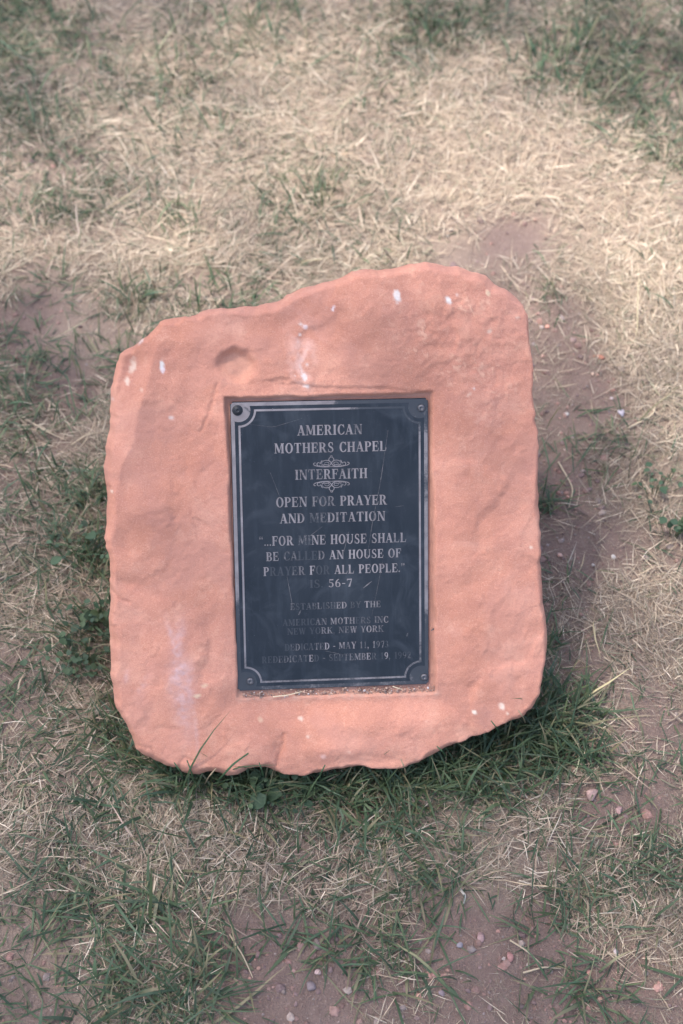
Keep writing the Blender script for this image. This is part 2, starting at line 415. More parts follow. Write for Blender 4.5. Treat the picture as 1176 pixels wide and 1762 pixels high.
# stains (chalky streak, droppings, lichen dots) and plain tone changes
ST = np.zeros(U.shape + (4,))
def lay_tone(mask, c):
    a = np.clip(mask, 0, 1); k = a > ST[..., 3] * .999
    old = ST[..., 3:4].copy(); na = np.maximum(old, a[..., None])
    wgt = np.where(na > 0, a[..., None] / (a[..., None] + old + 1e-9), 0)
    ST[..., :3] = ST[..., :3] * (1 - wgt) + np.array(c) * wgt; ST[..., 3:4] = na
WHT = (.62, .56, .51); PALE = (.60, .45, .35); LAV = (.50, .38, .39); YEL = (.58, .44, .29); MAU = (.42, .205, .155)
nz = .5 + .5 * fbm(U, V, .004, 141, 3); nz2 = fbm(U, V, .02, 145, 3)
for (x, y, rx, ry, a, c, s) in [(682, 510, 7, 12, -.1, WHT, 1.1), (770, 517, 6, 8, -.5, WHT, 1.), (785, 507, 3, 4, 0, WHT, .6), (228, 631, 6, 15, .25, PALE, .8),
    (279, 628, 4, 9, .1, WHT, 1.1), (281, 636, 4, 6, 0, (.68, .6, .6), .8), (218, 658, 5, 7, 0, PALE, .9), (244, 671, 3, 4, 0, PALE, .6), (296, 719, 5, 6, -.5, WHT, .8),
    (524, 650, 5, 8, -.2, WHT, 1.2), (518, 634, 2, 12, -.25, WHT, .7), (527, 665, 6, 4, 0, WHT, .7), (517, 557, 4, 4, 0, WHT, .9), (525, 563, 5, 5, 0, (.7, .6, .58), .7),
    (517, 576, 2.5, 2.5, 0, WHT, .9), (512, 588, 2, 3, 0, WHT, .5), (528, 627, 3, 4, 0, WHT, .6), (508, 646, 2, 2, 0, WHT, .8), (573, 531, 3, 6, .1, (.7, .66, .68), .9),
    (563, 530, 1.6, 5, 0, WHT, .5), (838, 504, 4, 6, -.5, YEL, .8), (890, 546, 4, 3, 0, PALE, .7), (842, 570, 4, 4, 0, PALE, .6), (808, 679, 6, 3, -.6, PALE, .7), (816, 668, 3, 3, 0, WHT, .7),
    (815, 1223, 5, 5, 0, (.72, .6, .48), 1.1), (862, 1213, 6, 7, 0, (.70, .55, .44), .95), (872, 1226, 3, 3, 0, PALE, .9), (517, 1237, 5, 4, 0, PALE, .8), (530, 1265, 3, 3, 0, PALE, .7),
    (449, 1239, 5, 5, 0, YEL, .5), (341, 1197, 9, 4, -.3, YEL, .8), (353, 1179, 8, 3, -.3, YEL, .6), (192, 847, 3, 3, 0, PALE, .9), (914, 942, 3, 3, 0, PALE, .7), (242, 588, 7, 3, -.8, WHT, .6),
    (556, 1298, 6, 5, 0, (.7, .5, .45), .5), (190, 690, 4, 4, 0, WHT, .4), (600, 1290, 4, 3, 0, PALE, .5), (733, 1240, 3, 2, 0, PALE, .5)]:
    lay_tone(gauss(x, y, rx * .9 * (1 + .5 * (nz - .5)), ry * .9 * (1 + .5 * (nz - .5)), a, 2.6) * s * (.75 + .5 * nz), c)
lay_tone((gauss(306, 1120, 11, 45, .12) * .75 + gauss(312, 1168, 21, 38, 0, 1.3) * .95 + gauss(318, 1225, 16, 50, -.1) * .55 + gauss(338, 1265, 3.5, 45, -.08) * .45 + gauss(292, 1085, 4, 18, -.3) * .6)
      * (.25 + .70 * nz) * (.8 + .3 * nz2), LAV)
lay_tone((gauss(247, 1180, 8, 20, .5) + gauss(218, 1165, 4, 14, .2)) * .4 * nz, LAV)
lay_tone((.25 + .75 * sstep(.1, .6, nz2)) * rp * sstep(-.05, .6, pits) * sstep(.2, .7, nz) * .5, (.70, .43, .30))
lay_tone(np.clip(sstep(.55, .95, 1 - np.abs(fbm(wx, wy, .018, 151, 4))) * gauss(520, 610, 20, 60) * .5, 0, 1), (.75, .52, .45))
lay_tone(sstep(.15, .8, fbm(U, V, .05, 161, 4)) * .38 * (1 - rp), MAU)
lay_tone(hol * .5, (.50, .30, .21))
lay_tone((.55 * sstep(.0015, -.001, rsd)), (.36, .2, .15))  # darker tone over the recess floor and walls
lay_tone(.6 * sstep(.004, -.001, rsd) * sstep(1180, 1190, PY) * (.4 + .6 * nz), (.42, .29, .22))
lay_tone(.55 * np.exp(-(seg_dist(PX, PY, [(412, 1204), (751, 1194)]) / 6) ** 2) * nz, (.45, .32, .25))
lay_tone(.45 * sstep(1255, 1325, PY) * sstep(.012, .0, D) * (.3 + .9 * nz), (.26, .15, .11))  # darker tone towards the lower rim
keep = (INS | (D < MARG * 1.06))
idx = np.arange(U.size).reshape(U.shape)
F = np.stack([idx[:-1, :-1], idx[:-1, 1:], idx[1:, 1:], idx[1:, :-1]], -1).reshape(-1, 4)
F = F[keep.ravel()[F].all(1)]
used = np.unique(F); remap = np.full(U.size, -1); remap[used] = np.arange(len(used))
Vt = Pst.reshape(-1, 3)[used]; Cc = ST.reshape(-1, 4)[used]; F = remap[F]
# back cap
rb = ring - rnorm * .062
capv = face2w(rb[:, 0], rb[:, 1], np.full(n_r, W_RIM - DEPTH + .002)); cc = capv.mean(0)
base_i = len(Vt); Vt = np.vstack([Vt, capv, cc[None]]); Cc = np.vstack([Cc, np.zeros((n_r + 1, 4))])
ii = np.arange(n_r)
tri = np.stack([base_i + ii, base_i + (ii + 1) % n_r, np.full(n_r, base_i + n_r), np.full(n_r, base_i + n_r)], -1)
ORG = face2w(np.array(.1), np.array(.36), np.array(-.1)); ORG = np.array([ORG[0], ORG[1], 0.0])
memorial = link('memorial_stone', None, label='pink sandstone memorial boulder leaning on the grass with a dark blue plaque', cat='memorial stone', loc=ORG)
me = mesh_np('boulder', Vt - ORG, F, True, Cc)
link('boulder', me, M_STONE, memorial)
capt = mesh_np('boulder_back', Vt - ORG, tri[:, :3], True, Cc)
link('boulder_back', capt, M_STONE, memorial)
# frame of the face in world space, for the plaque and its parts: x = right, y = up the face, z = out
FX = R @ E1; FY = -(R @ E2); FZ = R @ EN
def face_matrix(u, v, w):
    p = face2w(np.array(float(u)), np.array(float(v)), np.array(float(w)))
    m = Matrix(((FX[0], FY[0], FZ[0], p[0]), (FX[1], FY[1], FZ[1], p[1]), (FX[2], FY[2], FZ[2], p[2]), (0, 0, 0, 1)))
    return m
MEMI = Matrix.Translation(Vector(-ORG))

# ------------------------------------------------------------------ the plaque
PW, PH, PT = .2, .3, .004
plaque_me = bpy.data.meshes.new('plaque')
import bmesh
bm = bmesh.new(); bmesh.ops.create_cube(bm, size=1)
for v in bm.verts: v.co = Vector((v.co.x * PW, v.co.y * PH, v.co.z * PT - PT / 2))
ve = [e for e in bm.edges if abs((e.verts[0].co - e.verts[1].co).z) > .001]
bmesh.ops.bevel(bm, geom=ve, offset=.0022, segments=4, affect='EDGES')
te = [e for e in bm.edges if all(v.co.z > -1e-4 for v in e.verts)]
bmesh.ops.bevel(bm, geom=te, offset=.0005, segments=2, affect='EDGES')
bm.to_mesh(plaque_me); bm.free()
plaque = link('plaque', plaque_me, M_PLATE, memorial, label='dark blue metal dedication plaque with worn raised lettering')
plaque.matrix_local = MEMI @ face_matrix(PW / 2, PH / 2, 0)
def pl(px, py):
    """photograph pixel -> plaque-local x, y"""
    q = px2face(px, py, 0.0)[0]; return q[0] - PW / 2, PH / 2 - q[1]
# --- letters: serif capitals built of thick stems, hairlines and swelling bowls on a unit-high body
T_, t_, S_ = .20, .075, .06
class G:
    def __init__(s): s.v = []; s.f = []
    def poly(s, pts):
        b = len(s.v); s.v += [tuple(p) for p in pts]; s.f.append(tuple(range(b, b + len(pts))))
    def rect(s, x0, y0, x1, y1): s.poly([(x0, y0), (x1, y0), (x1, y1), (x0, y1)])
    def stem(s, x, y0=0, y1=1, w=T_, sl=.07, sr=.07, bot=True, top=True):
        s.rect(x, y0, x + w, y1)
        if bot: s.poly([(x - sl, y0), (x + w + sr, y0), (x + w + sr, y0 + S_ * .7), (x + w, y0 + S_ * 1.6), (x, y0 + S_ * 1.6), (x - sl, y0 + S_ * .7)])
        if top: s.poly([(x - sl, y1), (x - sl, y1 - S_ * .7), (x, y1 - S_ * 1.6), (x + w, y1 - S_ * 1.6), (x + w + sr, y1 - S_ * .7), (x + w + sr, y1)])
    def ring(s, cx, cy, rx, ry, tx, ty, a0=0, a1=360, n=18):
        a = np.radians(np.linspace(a0, a1, n + 1)); b = len(s.v)
        for t in a:
            s.v.append((cx + rx * math.cos(t), cy + ry * math.sin(t)))
            s.v.append((cx + (rx - tx) * math.cos(t), cy + (ry - ty) * math.sin(t)))
        for i in range(n): s.f.append((b + 2 * i, b + 2 * i + 2, b + 2 * i + 3, b + 2 * i + 1))
    def diag(s, x0, y0, x1, y1, w): s.poly([(x0, y0), (x0 + w, y0), (x1 + w, y1), (x1, y1)])
    def dot(s, x, y, r=.09): s.ring(x, y, r, r, r * .98, r * .98, 0, 360, 8)
def glyph(ch):
    g = G(); w = .7
    if ch == 'A':
        g.diag(.06, 0, .36, 1, t_); g.diag(.56, 0, .28, 1, T_ * 1.05); g.rect(.18, .28, .62, .28 + t_); g.rect(-.02, 0, .22, S_); g.rect(.47, 0, .86, S_); w = .84
    elif ch == 'B':
        g.stem(.07, sr=0); g.ring(.36, .75, .28, .25, T_ * .95, t_, -90, 90); g.ring(.38, .27, .32, .27, T_, t_, -90, 90)
        g.rect(.2, 1 - t_, .37, 1); g.rect(.2, .5, .38, .5 + t_ * .9); g.rect(.2, 0, .39, t_); w = .74
    elif ch == 'C':
        g.ring(.42, .5, .38, .52, T_, t_, 50, 310, 22); g.poly([(.60, 1.0), (.70, 1.0), (.73, .68), (.68, .68), (.58, .88)]); g.poly([(.6, .14), (.68, .3), (.75, .3), (.72, .1), (.64, .02)]); w = .78
    elif ch == 'D':
        g.stem(.07, sr=0); g.ring(.34, .5, .44, .5, T_, t_, -90, 90, 20); g.rect(.2, 1 - t_, .36, 1); g.rect(.2, 0, .36, t_); w = .82
    elif ch in 'EFL':
        g.stem(.07, sr=(.05 if ch == 'F' else 0), top=True)
        if ch in 'EF':
            g.rect(.2, 1 - t_, .64, 1); g.poly([(.58, 1 - t_ + .01), (.64, 1 - t_ + .01), (.66, .70), (.62, .70)])
            g.rect(.2, .48, .5, .48 + t_); g.rect(.46, .38, .52, .66)
        if ch in 'EL': g.rect(.2, 0, .64, t_); g.poly([(.58, t_ - .01), (.65, t_ - .01), (.70, .34), (.66, .34)])
        w = .74 if ch != 'F' else .68
    elif ch == 'H': g.stem(.07); g.stem(.57); g.rect(.2, .48, .6, .48 + t_); w = .86
    elif ch == 'I': g.stem(.08); w = .38
    elif ch == 'K': g.stem(.07); g.diag(.2, .42, .62, .97, t_); g.diag(.58, .02, .28, .56, T_); g.rect(.5, 1 - S_, .78, 1); g.rect(.5, 0, .88, S_); w = .86
    elif ch == 'M': g.stem(.08, w=t_, sl=.09, sr=.09, top=False); g.diag(.40, .08, .06, 1, T_ * 1.0); g.diag(.44, .08, .72, .98, t_); g.stem(.74); g.rect(0, 1 - S_, .2, 1); w = 1.04
    elif ch == 'N': g.stem(.1, w=t_, sl=.09, sr=.09, top=False); g.diag(.60, 0, .07, 1, T_ * 1.05); g.stem(.70, w=t_, sl=.1, sr=.09, bot=False); g.rect(-.02, 1 - S_, .2, 1); w = .88
    elif ch == 'O': g.ring(.42, .5, .40, .52, T_, t_, 0, 360, 30); w = .86
    elif ch in 'PR':
        g.stem(.07); g.ring(.36, .72, .32, .28, T_, t_, -90, 90); g.rect(.2, 1 - t_, .37, 1); g.rect(.2, .44, .37, .44 + t_); w = .72
        if ch == 'R': g.diag(.56, .0, .32, .48, T_); g.rect(.62, 0, .86, S_); w = .84
    elif ch == 'S':
        g.ring(.32, .75, .25, .27, T_ * .75, t_, 40, 230, 14); g.ring(.33, .26, .28, .28, T_ * .75, t_, -140, 60, 14)
        g.poly([(.08, .70), (.14, .54), (.55, .28), (.60, .34), (.5, .50), (.24, .66)]); g.poly([(.46, .98), (.54, .98), (.56, .70), (.51, .70)]); g.poly([(.06, .02), (.13, .02), (.10, .32), (.04, .32)]); w = .68
    elif ch == 'T': g.stem(.3, top=False); g.rect(.04, 1 - t_, .76, 1); g.poly([(.03, .70), (.07, .70), (.12, .95), (.04, .95)]); g.poly([(.77, .70), (.73, .70), (.68, .95), (.76, .95)]); w = .82
    elif ch == 'U': g.stem(.07, .3, 1, bot=False); g.stem(.66, .3, 1, w=t_, bot=False); g.ring(.40, .32, .33, .34, T_ * .8, t_, 180, 360, 16); w = .86
    elif ch == 'W': g.diag(.24, 0, .04, 1, T_ * .9); g.diag(.30, .0, .5, 1, t_); g.diag(.64, 0, .44, 1, T_ * .9); g.diag(.72, 0, .92, 1, t_); g.rect(-.03, 1 - S_, .3, 1); g.rect(.38, 1 - S_, .66, 1); g.rect(.82, 1 - S_, 1.06, 1); w = 1.06
    elif ch == 'Y': g.stem(.32, 0, .48, top=False); g.diag(.34, .42, .06, 1, T_); g.diag(.46, .42, .68, 1, t_); g.rect(-.02, 1 - S_, .34, 1); g.rect(.58, 1 - S_, .84, 1); w = .82
    elif ch == '1': g.stem(.22, top=False, w=T_ * .9); g.poly([(.1, .82), (.3, 1.0), (.3, .9), (.1, .78)]); w = .58
    elif ch == '2': g.ring(.31, .70, .27, .30, T_ * .8, t_, -20, 170, 14); g.poly([(.06, 0), (.18, 0), (.56, .56), (.50, .66), (.38, .62)]); g.rect(.06, 0, .58, .14); w = .64
    elif ch == '3': g.ring(.28, .75, .24, .25, T_ * .75, t_, -80, 150, 12); g.ring(.28, .27, .28, .28, T_ * .8, t_, -150, 85, 14); w = .62
    elif ch == '5': g.rect(.12, .54, .18, .98); g.rect(.12, .86, .54, 1); g.ring(.27, .31, .29, .32, T_ * .8, t_, -150, 120, 14); w = .62
    elif ch == '6': g.ring(.32, .31, .28, .32, T_ * .75, t_, 0, 360, 20); g.ring(.50, .42, .46, .60, T_ * .8, t_, 98, 190, 10); w = .66
    elif ch == '7': g.rect(.05, .86, .58, 1); g.poly([(.18, 0), (.38, 0), (.58, .88), (.50, .88)]); g.rect(.05, .72, .10, 1); w = .62
    elif ch == '9': g.ring(.30, .69, .28, .32, T_ * .75, t_, 0, 360, 20); g.ring(.12, .58, .46, .60, T_ * .8, t_, -82, 10, 10); w = .66
    elif ch == '.': g.dot(.1, .09); w = .24
    elif ch == ',': g.dot(.1, .09); g.poly([(.12, .08), (.19, .08), (.10, -.2), (.04, -.2)]); w = .26
    elif ch == '-': g.rect(.04, .36, .38, .48); w = .44
    elif ch == '“': [(g.dot(x, .78, .085), g.poly([(x - .08, .8), (x, .8), (x + .04, 1.0), (x + .0, 1.02)])) for x in (.12, .36)]; w = .52
    elif ch == '”': [(g.dot(x, .9, .085), g.poly([(x + .08, .88), (x, .88), (x - .04, .68), (x + .0, .66)])) for x in (.12, .36)]; w = .52
    elif ch == ' ': w = .40
    return g, w
def text_line(txt, fade, cx, cy, wpx, hpx):
    """one line of raised letters, centred at photograph pixel cx, cy; fade is one digit 0..9 per character"""
    gs = [glyph(c) for c in txt]; tot = sum(w for _, w in gs) + .07 * (len(gs) - 1)
    h = hpx * PXM * 1.03; width = wpx * PXM * 1.02; sx = width / tot
    x0, y0 = pl(cx, cy); x = x0 - width / 2; vs = []; fs = []; fd = []
    for k, ((g, w), fc) in enumerate(zip(gs, fade)):
        b = len(vs)
        for q, f in enumerate(g.f):
            fs.append(tuple(i + b for i in f))
        zed = {}
        for q, f in enumerate(g.f):
            for i in f: zed[i] = q
        for i, (a, c) in enumerate(g.v):
            vs.append((x + a * sx, y0 - h / 2 + c * h, .00012 + .000012 * zed.get(i, 0)))
            fd.append(int(fc) / 9)
        x += (w + .07) * sx
    me = bpy.data.meshes.new('lettering'); me.from_pydata(vs, [], fs); me.update()
    a = me.attributes.new('fade', 'FLOAT', 'POINT'); a.data.foreach_set('value', np.array(fd, np.float32))
    link('lettering', me, M_LETTER, plaque)
LINES = [("AMERICAN", "33233445", 568, 739.5, 111, 17), ("MOTHERS CHAPEL", "32233440334334", 569.5, 769.5, 192, 17), ("INTERFAITH", "5555345544", 570.5, 815.5, 124, 17),
    ("OPEN FOR PRAYER", "444506660334334", 571, 862, 191, 17), ("AND MEDITATION", "45507655544454", 573, 890, 182, 16.5),
    ("“...FOR MINE HOUSE SHALL", "655544407755011133044454", 573.5, 928, 255, 16.5), ("BE CALLED AN HOUSE OF", "450778886044011233044", 575, 954.5, 234, 15.5),
    ("PRAYER FOR ALL PEOPLE.”", "49887660887022201222355", 576, 980, 246, 15.5), ("IS. 56-7", "99903344", 570, 1003.5, 74, 14),
    ("ESTABLISHED BY THE", "666665766540665055", 578, 1041.5, 158, 11.5), ("AMERICAN MOTHERS INC", "87788755044458550554", 578, 1068.5, 185, 11.5),
    ("NEW YORK, NEW YORK", "787097556055505445", 578, 1084, 169, 11.5), ("DEDICATED - MAY 11, 1973", "766876560504450556055667", 580, 1111, 182, 12),
    ("REDEDICATED - SEPTEMBER 19, 1992", "98766666607066666655506670677766"[:32], 580, 1131, 262, 12)]
for k_, ln in enumerate(LINES):
    text_line(ln[0], ''.join(str(min(9, int(c) + (k_ >= 9))) for c in ln[1]), *ln[2:])
# --- ornaments: scrolled ribbons above and below the third line
def ribbon(vs, fs, pts, w0, z):
    P = np.array(pts); d = np.gradient(P, axis=0); d /= np.linalg.norm(d, axis=1)[:, None] + 1e-9
    nrm = np.stack([-d[:, 1], d[:, 0]], -1); n = len(P); w = w0 * (.35 + .65 * np.sin(np.linspace(.15, math.pi - .15, n)))
    b = len(vs)
    for i in range(n):
        for s in (-1, 1): vs.append((P[i, 0] + s * nrm[i, 0] * w[i], P[i, 1] + s * nrm[i, 1] * w[i], z))
    for i in range(n - 1): fs.append((b + 2 * i, b + 2 * i + 1, b + 2 * i + 3, b + 2 * i + 2))
def ornament(cx, cy, flip):
    x0, y0 = pl(cx, cy); vs = []; fs = []; z = .00012
    def add(fn, a0, a1, n=26, w=.055):
        nonlocal z
        for sx in (-1, 1):
            pts = []
            for t in np.linspace(a0, a1, n):
                x, y = fn(t); pts.append((x0 + sx * x * .0181, y0 + flip * y * .0056))
            z += .000012; ribbon(vs, fs, pts, .00042 * (w / .055), z)
    c, s = math.cos, math.sin
    add(lambda t: (.28 + .26 * c(t), -.1 + .55 * s(t)), 0, 2 * math.pi)                  # big loops
    add(lambda t: (.26 + .13 * c(t), -.15 + .25 * s(t)), 0, 2 * math.pi, 18, .04)        # inner loops
    add(lambda t: (.14 * c(t), .55 + .45 * s(t)), -math.pi / 2, math.pi / 2, 14)         # crown loop
    add(lambda t: (.05 * c(t), 1.15 + .14 * s(t)), -math.pi / 2, math.pi / 2, 8, .05)
    add(lambda t: (.50 + .10 * t, .15 + .3 * c(t * 2.2)), 0, 1.6, 16)                     # shoulder scroll
    add(lambda t: (.72 + .09 * c(t), -.25 + .3 * s(t)), -2.6, 2.4, 16)
    add(lambda t: (t, -.75 + .25 * (t - .2) ** 2 * 2), 0, .95, 18, .07)                   # long base stroke
    add(lambda t: (.92 + .08 * c(t), -.2 + .22 * s(t)), -2, 2.2, 12, .05)
    add(lambda t: (.10 + .5 * t, -.55 + .9 * t * (1 - t)), 0, 1, 14, .04)
    me = bpy.data.meshes.new('scroll_ornament'); me.from_pydata(vs, [], fs); me.update()
    a = me.attributes.new('fade', 'FLOAT', 'POINT'); a.data.foreach_set('value', np.full(len(vs), .42, np.float32))
    link('scroll_ornament', me, M_LETTER, plaque)
ornament(570.5, 796, 1); ornament(571, 835, -1)
# --- border: an outer band and an inner rule with scooped corners
def ticket(ins, rad, n=10, m=26):
    """closed loop: rectangle inset by ins with concave quarter-circle corners of radius rad centred on the screws"""
    hx, hy = PW / 2 - ins, PH / 2 - ins; sc = .0085; out = []
    for (sx, sy) in ((1, 1), (1, -1), (-1, -1), (-1, 1)):
        ccx, ccy = sx * (PW / 2 - sc), sy * (PH / 2 - sc)
        a_v = math.asin(max(-1, min(1, (ccx * sx - hx) / rad)))    # where the arc meets the straight sides
        # arc from the horizontal side to the vertical side
        tx = math.acos(np.clip((hx - abs(ccx)) / rad, -1, 1)); ty = math.asin(np.clip((hy - abs(ccy)) / rad, -1, 1))
        arc = []
        for t in np.linspace(0, 1, n):
            a = (math.pi - ty) + t * ((2 * math.pi - tx) - (math.pi - ty))
            arc.append((ccx + sx * rad * math.cos(a), ccy + sy * rad * math.sin(a)))
        if sx * sy < 0: arc = arc[::-1]
        out.append(arc)
    loop = []
    for k in range(4):
        loop += out[k]; p, q = np.array(out[k][-1]), np.array(out[(k + 1) % 4][0])
        for t in (np.arange(1, m) / m): loop.append(tuple(p + (q - p) * t))
    return np.array(loop)
def band(la, lb, fade, name, z=.00012):
    n = len(la); vs = [(p[0], p[1], z) for p in la] + [(p[0], p[1], z) for p in lb]
    fs = [(i, (i + 1) % n, n + (i + 1) % n, n + i) for i in range(n)]
    me = bpy.data.meshes.new(name); me.from_pydata(vs, [], fs); me.update()
    fd = [fade(v[0] / PW + .5, .5 - v[1] / PH) for v in vs]
    a = me.attributes.new('fade', 'FLOAT', 'POINT'); a.data.foreach_set('value', np.array(fd, np.float32))
    return link(name, me, M_LETTER, plaque)
t1 = ticket(.0042, .0118); t2 = ticket(.0078, .0154); t3 = ticket(.0098, .0174)
def rect_loop(t, n=10, m=26):   # matching loop on the plate's own edge: each scooped corner faces the square corner
    o = np.array(t); per = n + m - 1; HX, HY = PW / 2 - .0006, PH / 2 - .0006
    for c in range(4):
        b = c * per; sx = math.copysign(HX, t[b + n // 2][0]); sy = math.copysign(HY, t[b + n // 2][1])
        st, en = t[b], t[b + n - 1]
        on_h = lambda p: abs(abs(p[1]) - PH / 2) < abs(abs(p[0]) - PW / 2)
        A = np.array([st[0], sy]) if on_h(st) else np.array([sx, st[1]]); B = np.array([en[0], sy]) if on_h(en) else np.array([sx, en[1]]); K = np.array([sx, sy])
        for q in range(n):
            f = q / (n - 1); o[b + q] = A + (K - A) * f * 2 if f < .5 else K + (B - K) * (f * 2 - 1)
        for q in range(n, per):
            p = t[b + q]; o[b + q] = (p[0], math.copysign(HY, p[1])) if abs(PH / 2 - abs(p[1])) < abs(PW / 2 - abs(p[0])) else (math.copysign(HX, p[0]), p[1])
    return o
def f_outer(u, v):
    if v < .03: return .25 + .95 * float(sstep(.45, .62, u))
    if u < .1: return .25 + .85 * float(sstep(.60, .78, v)) + (.4 if v > .95 else 0)
    if v < .12 and u > .86: return .85
    if u > .9: return .40 + .30 * float(sstep(.1, .3, v)) - .25 * float(sstep(.3, .45, v)) + .5 * float(sstep(.68, .8, v))
    return .80
def f_inner(u, v):
    if v < .12 and u < .9: return .2 + .75 * float(sstep(.50, .70, u))
    if u < .12: return .15 + .30 * float(sstep(.4, .9, v))
    if u > .88: return .55 * float(sstep(.2, .05, v)) + .38 + .35 * float(sstep(.7, .95, v))
    return .60
band(t2, t3, f_inner, 'border_rule')
band(rect_loop(t1), t1, f_outer, 'border_band', .0001)
# --- screws
def disc_mesh(name, prof, n=20):
    vs = []; fs = []
    for (r, z) in prof:
        for k in range(n): a = 2 * math.pi * k / n; vs.append((r * math.cos(a), r * math.sin(a), z))
    for j in range(len(prof) - 1):
        for k in range(n): fs.append((j * n + k, j * n + (k + 1) % n, (j + 1) * n + (k + 1) % n, (j + 1) * n + k))
    fs.append(tuple(range((len(prof) - 1) * n, len(prof) * n)))
    me = bpy.data.meshes.new(name); me.from_pydata(vs, [], fs); me.update()
    for p in me.polygons: p.use_smooth = len(p.vertices) == 4
    return me
screw_me = disc_mesh('screw', [(.0036, .0000), (.0036, .0009), (.0030, .0015), (.0020, .0018), (.0013, .00185), (.0012, .0011), (.0004, .0010)])
screw_md = screw_me.copy(); washer_me = disc_mesh('washer', [(.0054, .0), (.0052, .0006), (.0034, .0007)])
for (x, y, ms, wsh, lab) in [(409, 706, M_SCREWD, True, 'blackened screw in the dark ring at the bright corner'), (725, 702, M_SCREW, False, None), (431, 1172, M_SCREW, False, None), (730, 1165, M_SCREW, False, None)]:
    a, b = pl(x, y)
    m_ = screw_md if ms is M_SCREWD else screw_me
    o = link('screw', m_, ms, plaque, label=lab, loc=(a, b, .0003 if not wsh else .0007)); 
    if wsh: link('washer', washer_me, M_SCREWD, plaque, loc=(a, b, .0002))
# --- scratches and chips of bare metal
vs = []; fs = []; z = .0003
for (pts, w) in [([(668, 740), (655, 830), (640, 905), (632, 960)], .45), ([(465, 812), (478, 845), (484, 860)], .4), ([(600, 915), (592, 950)], .5), ([(545, 935), (530, 925), (556, 905)], .3),
    ([(700, 1095), (702, 1089)], 1.4), ([(514, 1058), (518, 1050)], 1.2), ([(742, 1085), (750, 1080)], 1.2), ([(695, 870), (680, 872)], .5), ([(469, 703), (470, 704)], 1.5), ([(520, 720), (470, 735), (430, 730)], .25),
    ([(660, 960), (640, 1060)], .25), ([(505, 1050), (494, 990)], .3), ([(560, 1120), (600, 1128)], .3), ([(640, 1000), (625, 1012)], .9)]:
    z += .00001
    P = np.array([pl(*p) for p in pts]); k = np.linspace(0, len(P) - 1, 12); P = np.stack([np.interp(k, range(len(P)), P[:, i]) for i in (0, 1)], -1)
    vs = []; fs = []; ribbon(vs, fs, P, w * PXM, z)
    me = bpy.data.meshes.new('scratch'); me.from_pydata(vs, [], fs); me.update()
    a = me.attributes.new('fade', 'FLOAT', 'POINT'); a.data.foreach_set('value', np.full(len(vs), .70, np.float32))
    link('scratch', me, M_LETTER, plaque)

# ------------------------------------------------------------------ where grass, straw and soil lie (read off the photograph, 98 px cells)
GM = """7 6 5 6 6 5 5 8 5 6 8 5
8 6 3 5 4 3 3 5 2 5 8 6
5 5 3 4 3 4 3 3 2 1 3 6
4 6 4 3 5 7 4 2 1 1 2 4
4 3 4 4 3 5 5 3 0 3 1 2
3 5 6 6 4 4 3 2 1 2 1 2
6 3 5 3 3 3 3 3 3 1 0 1
6 5 6 3 3 3 3 3 3 0 3 2
6 7 8 3 3 3 3 3 3 2 2 4
7 8 8 5 3 3 3 3 3 3 1 4
7 7 8 5 3 3 3 3 3 4 5 4
6 7 8 6 4 4 4 5 5 5 3 3
6 6 7 8 6 6 6 6 7 7 5 3
5 5 7 8 8 7 6 7 7 5 3 3
4 5 6 6 6 6 5 5 4 4 5 4
4 5 5 6 5 4 5 6 5 4 6 5
4 6 7 6 1 4 5 4 0 1 6 5
4 5 7 7 0 0 2 1 0 0 5 2"""
SM = """5 6 7 7 8 8 8 6 8 7 5 4
5 7 8 7 8 8 8 8 9 8 5 4
5 7 8 8 9 9 9 9 9 9 9 6
6 7 7 8 7 7 8 7 8 8 8 8
6 8 9 8 8 8 8 6 4 6 7 8
2 5 6 6 6 6 6 5 1 3 7 8
3 4 5 5 5 5 5 5 1 1 3 7
3 4 4 4 4 4 4 4 1 0 1 3
2 4 3 3 3 3 3 3 1 1 2 4
3 4 3 3 3 3 3 3 1 0 2 4
4 4 2 3 3 3 3 3 2 2 4 5
5 5 3 3 3 3 3 3 2 3 4 5
5 6 3 3 3 3 3 3 3 3 4 4
6 7 5 4 3 4 4 3 3 4 4 3
7 7 6 6 4 5 5 4 6 6 4 4
5 5 5 6 6 6 5 5 6 5 4 4
4 5 5 5 1 3 4 3 1 1 3 2
3 4 4 4 0 0 1 0 0 0 2 0"""
GM = np.array([[float(v) for v in r.split()] for r in GM.split('\n')]) / 9
SM = np.array([[float(v) for v in r.split()] for r in SM.split('\n')]) / 9
def look(M, px, py):
    i = np.clip(py / 97.9 - .5, 0, 16.999); j = np.clip(px / 98 - .5, 0, 10.999)
    a = i.astype(int); b = j.astype(int); fi, fj = i - a, j - b
    return (M[a, b] * (1 - fj) + M[a, b + 1] * fj) * (1 - fi) + (M[a + 1, b] * (1 - fj) + M[a + 1, b + 1] * fj) * fi
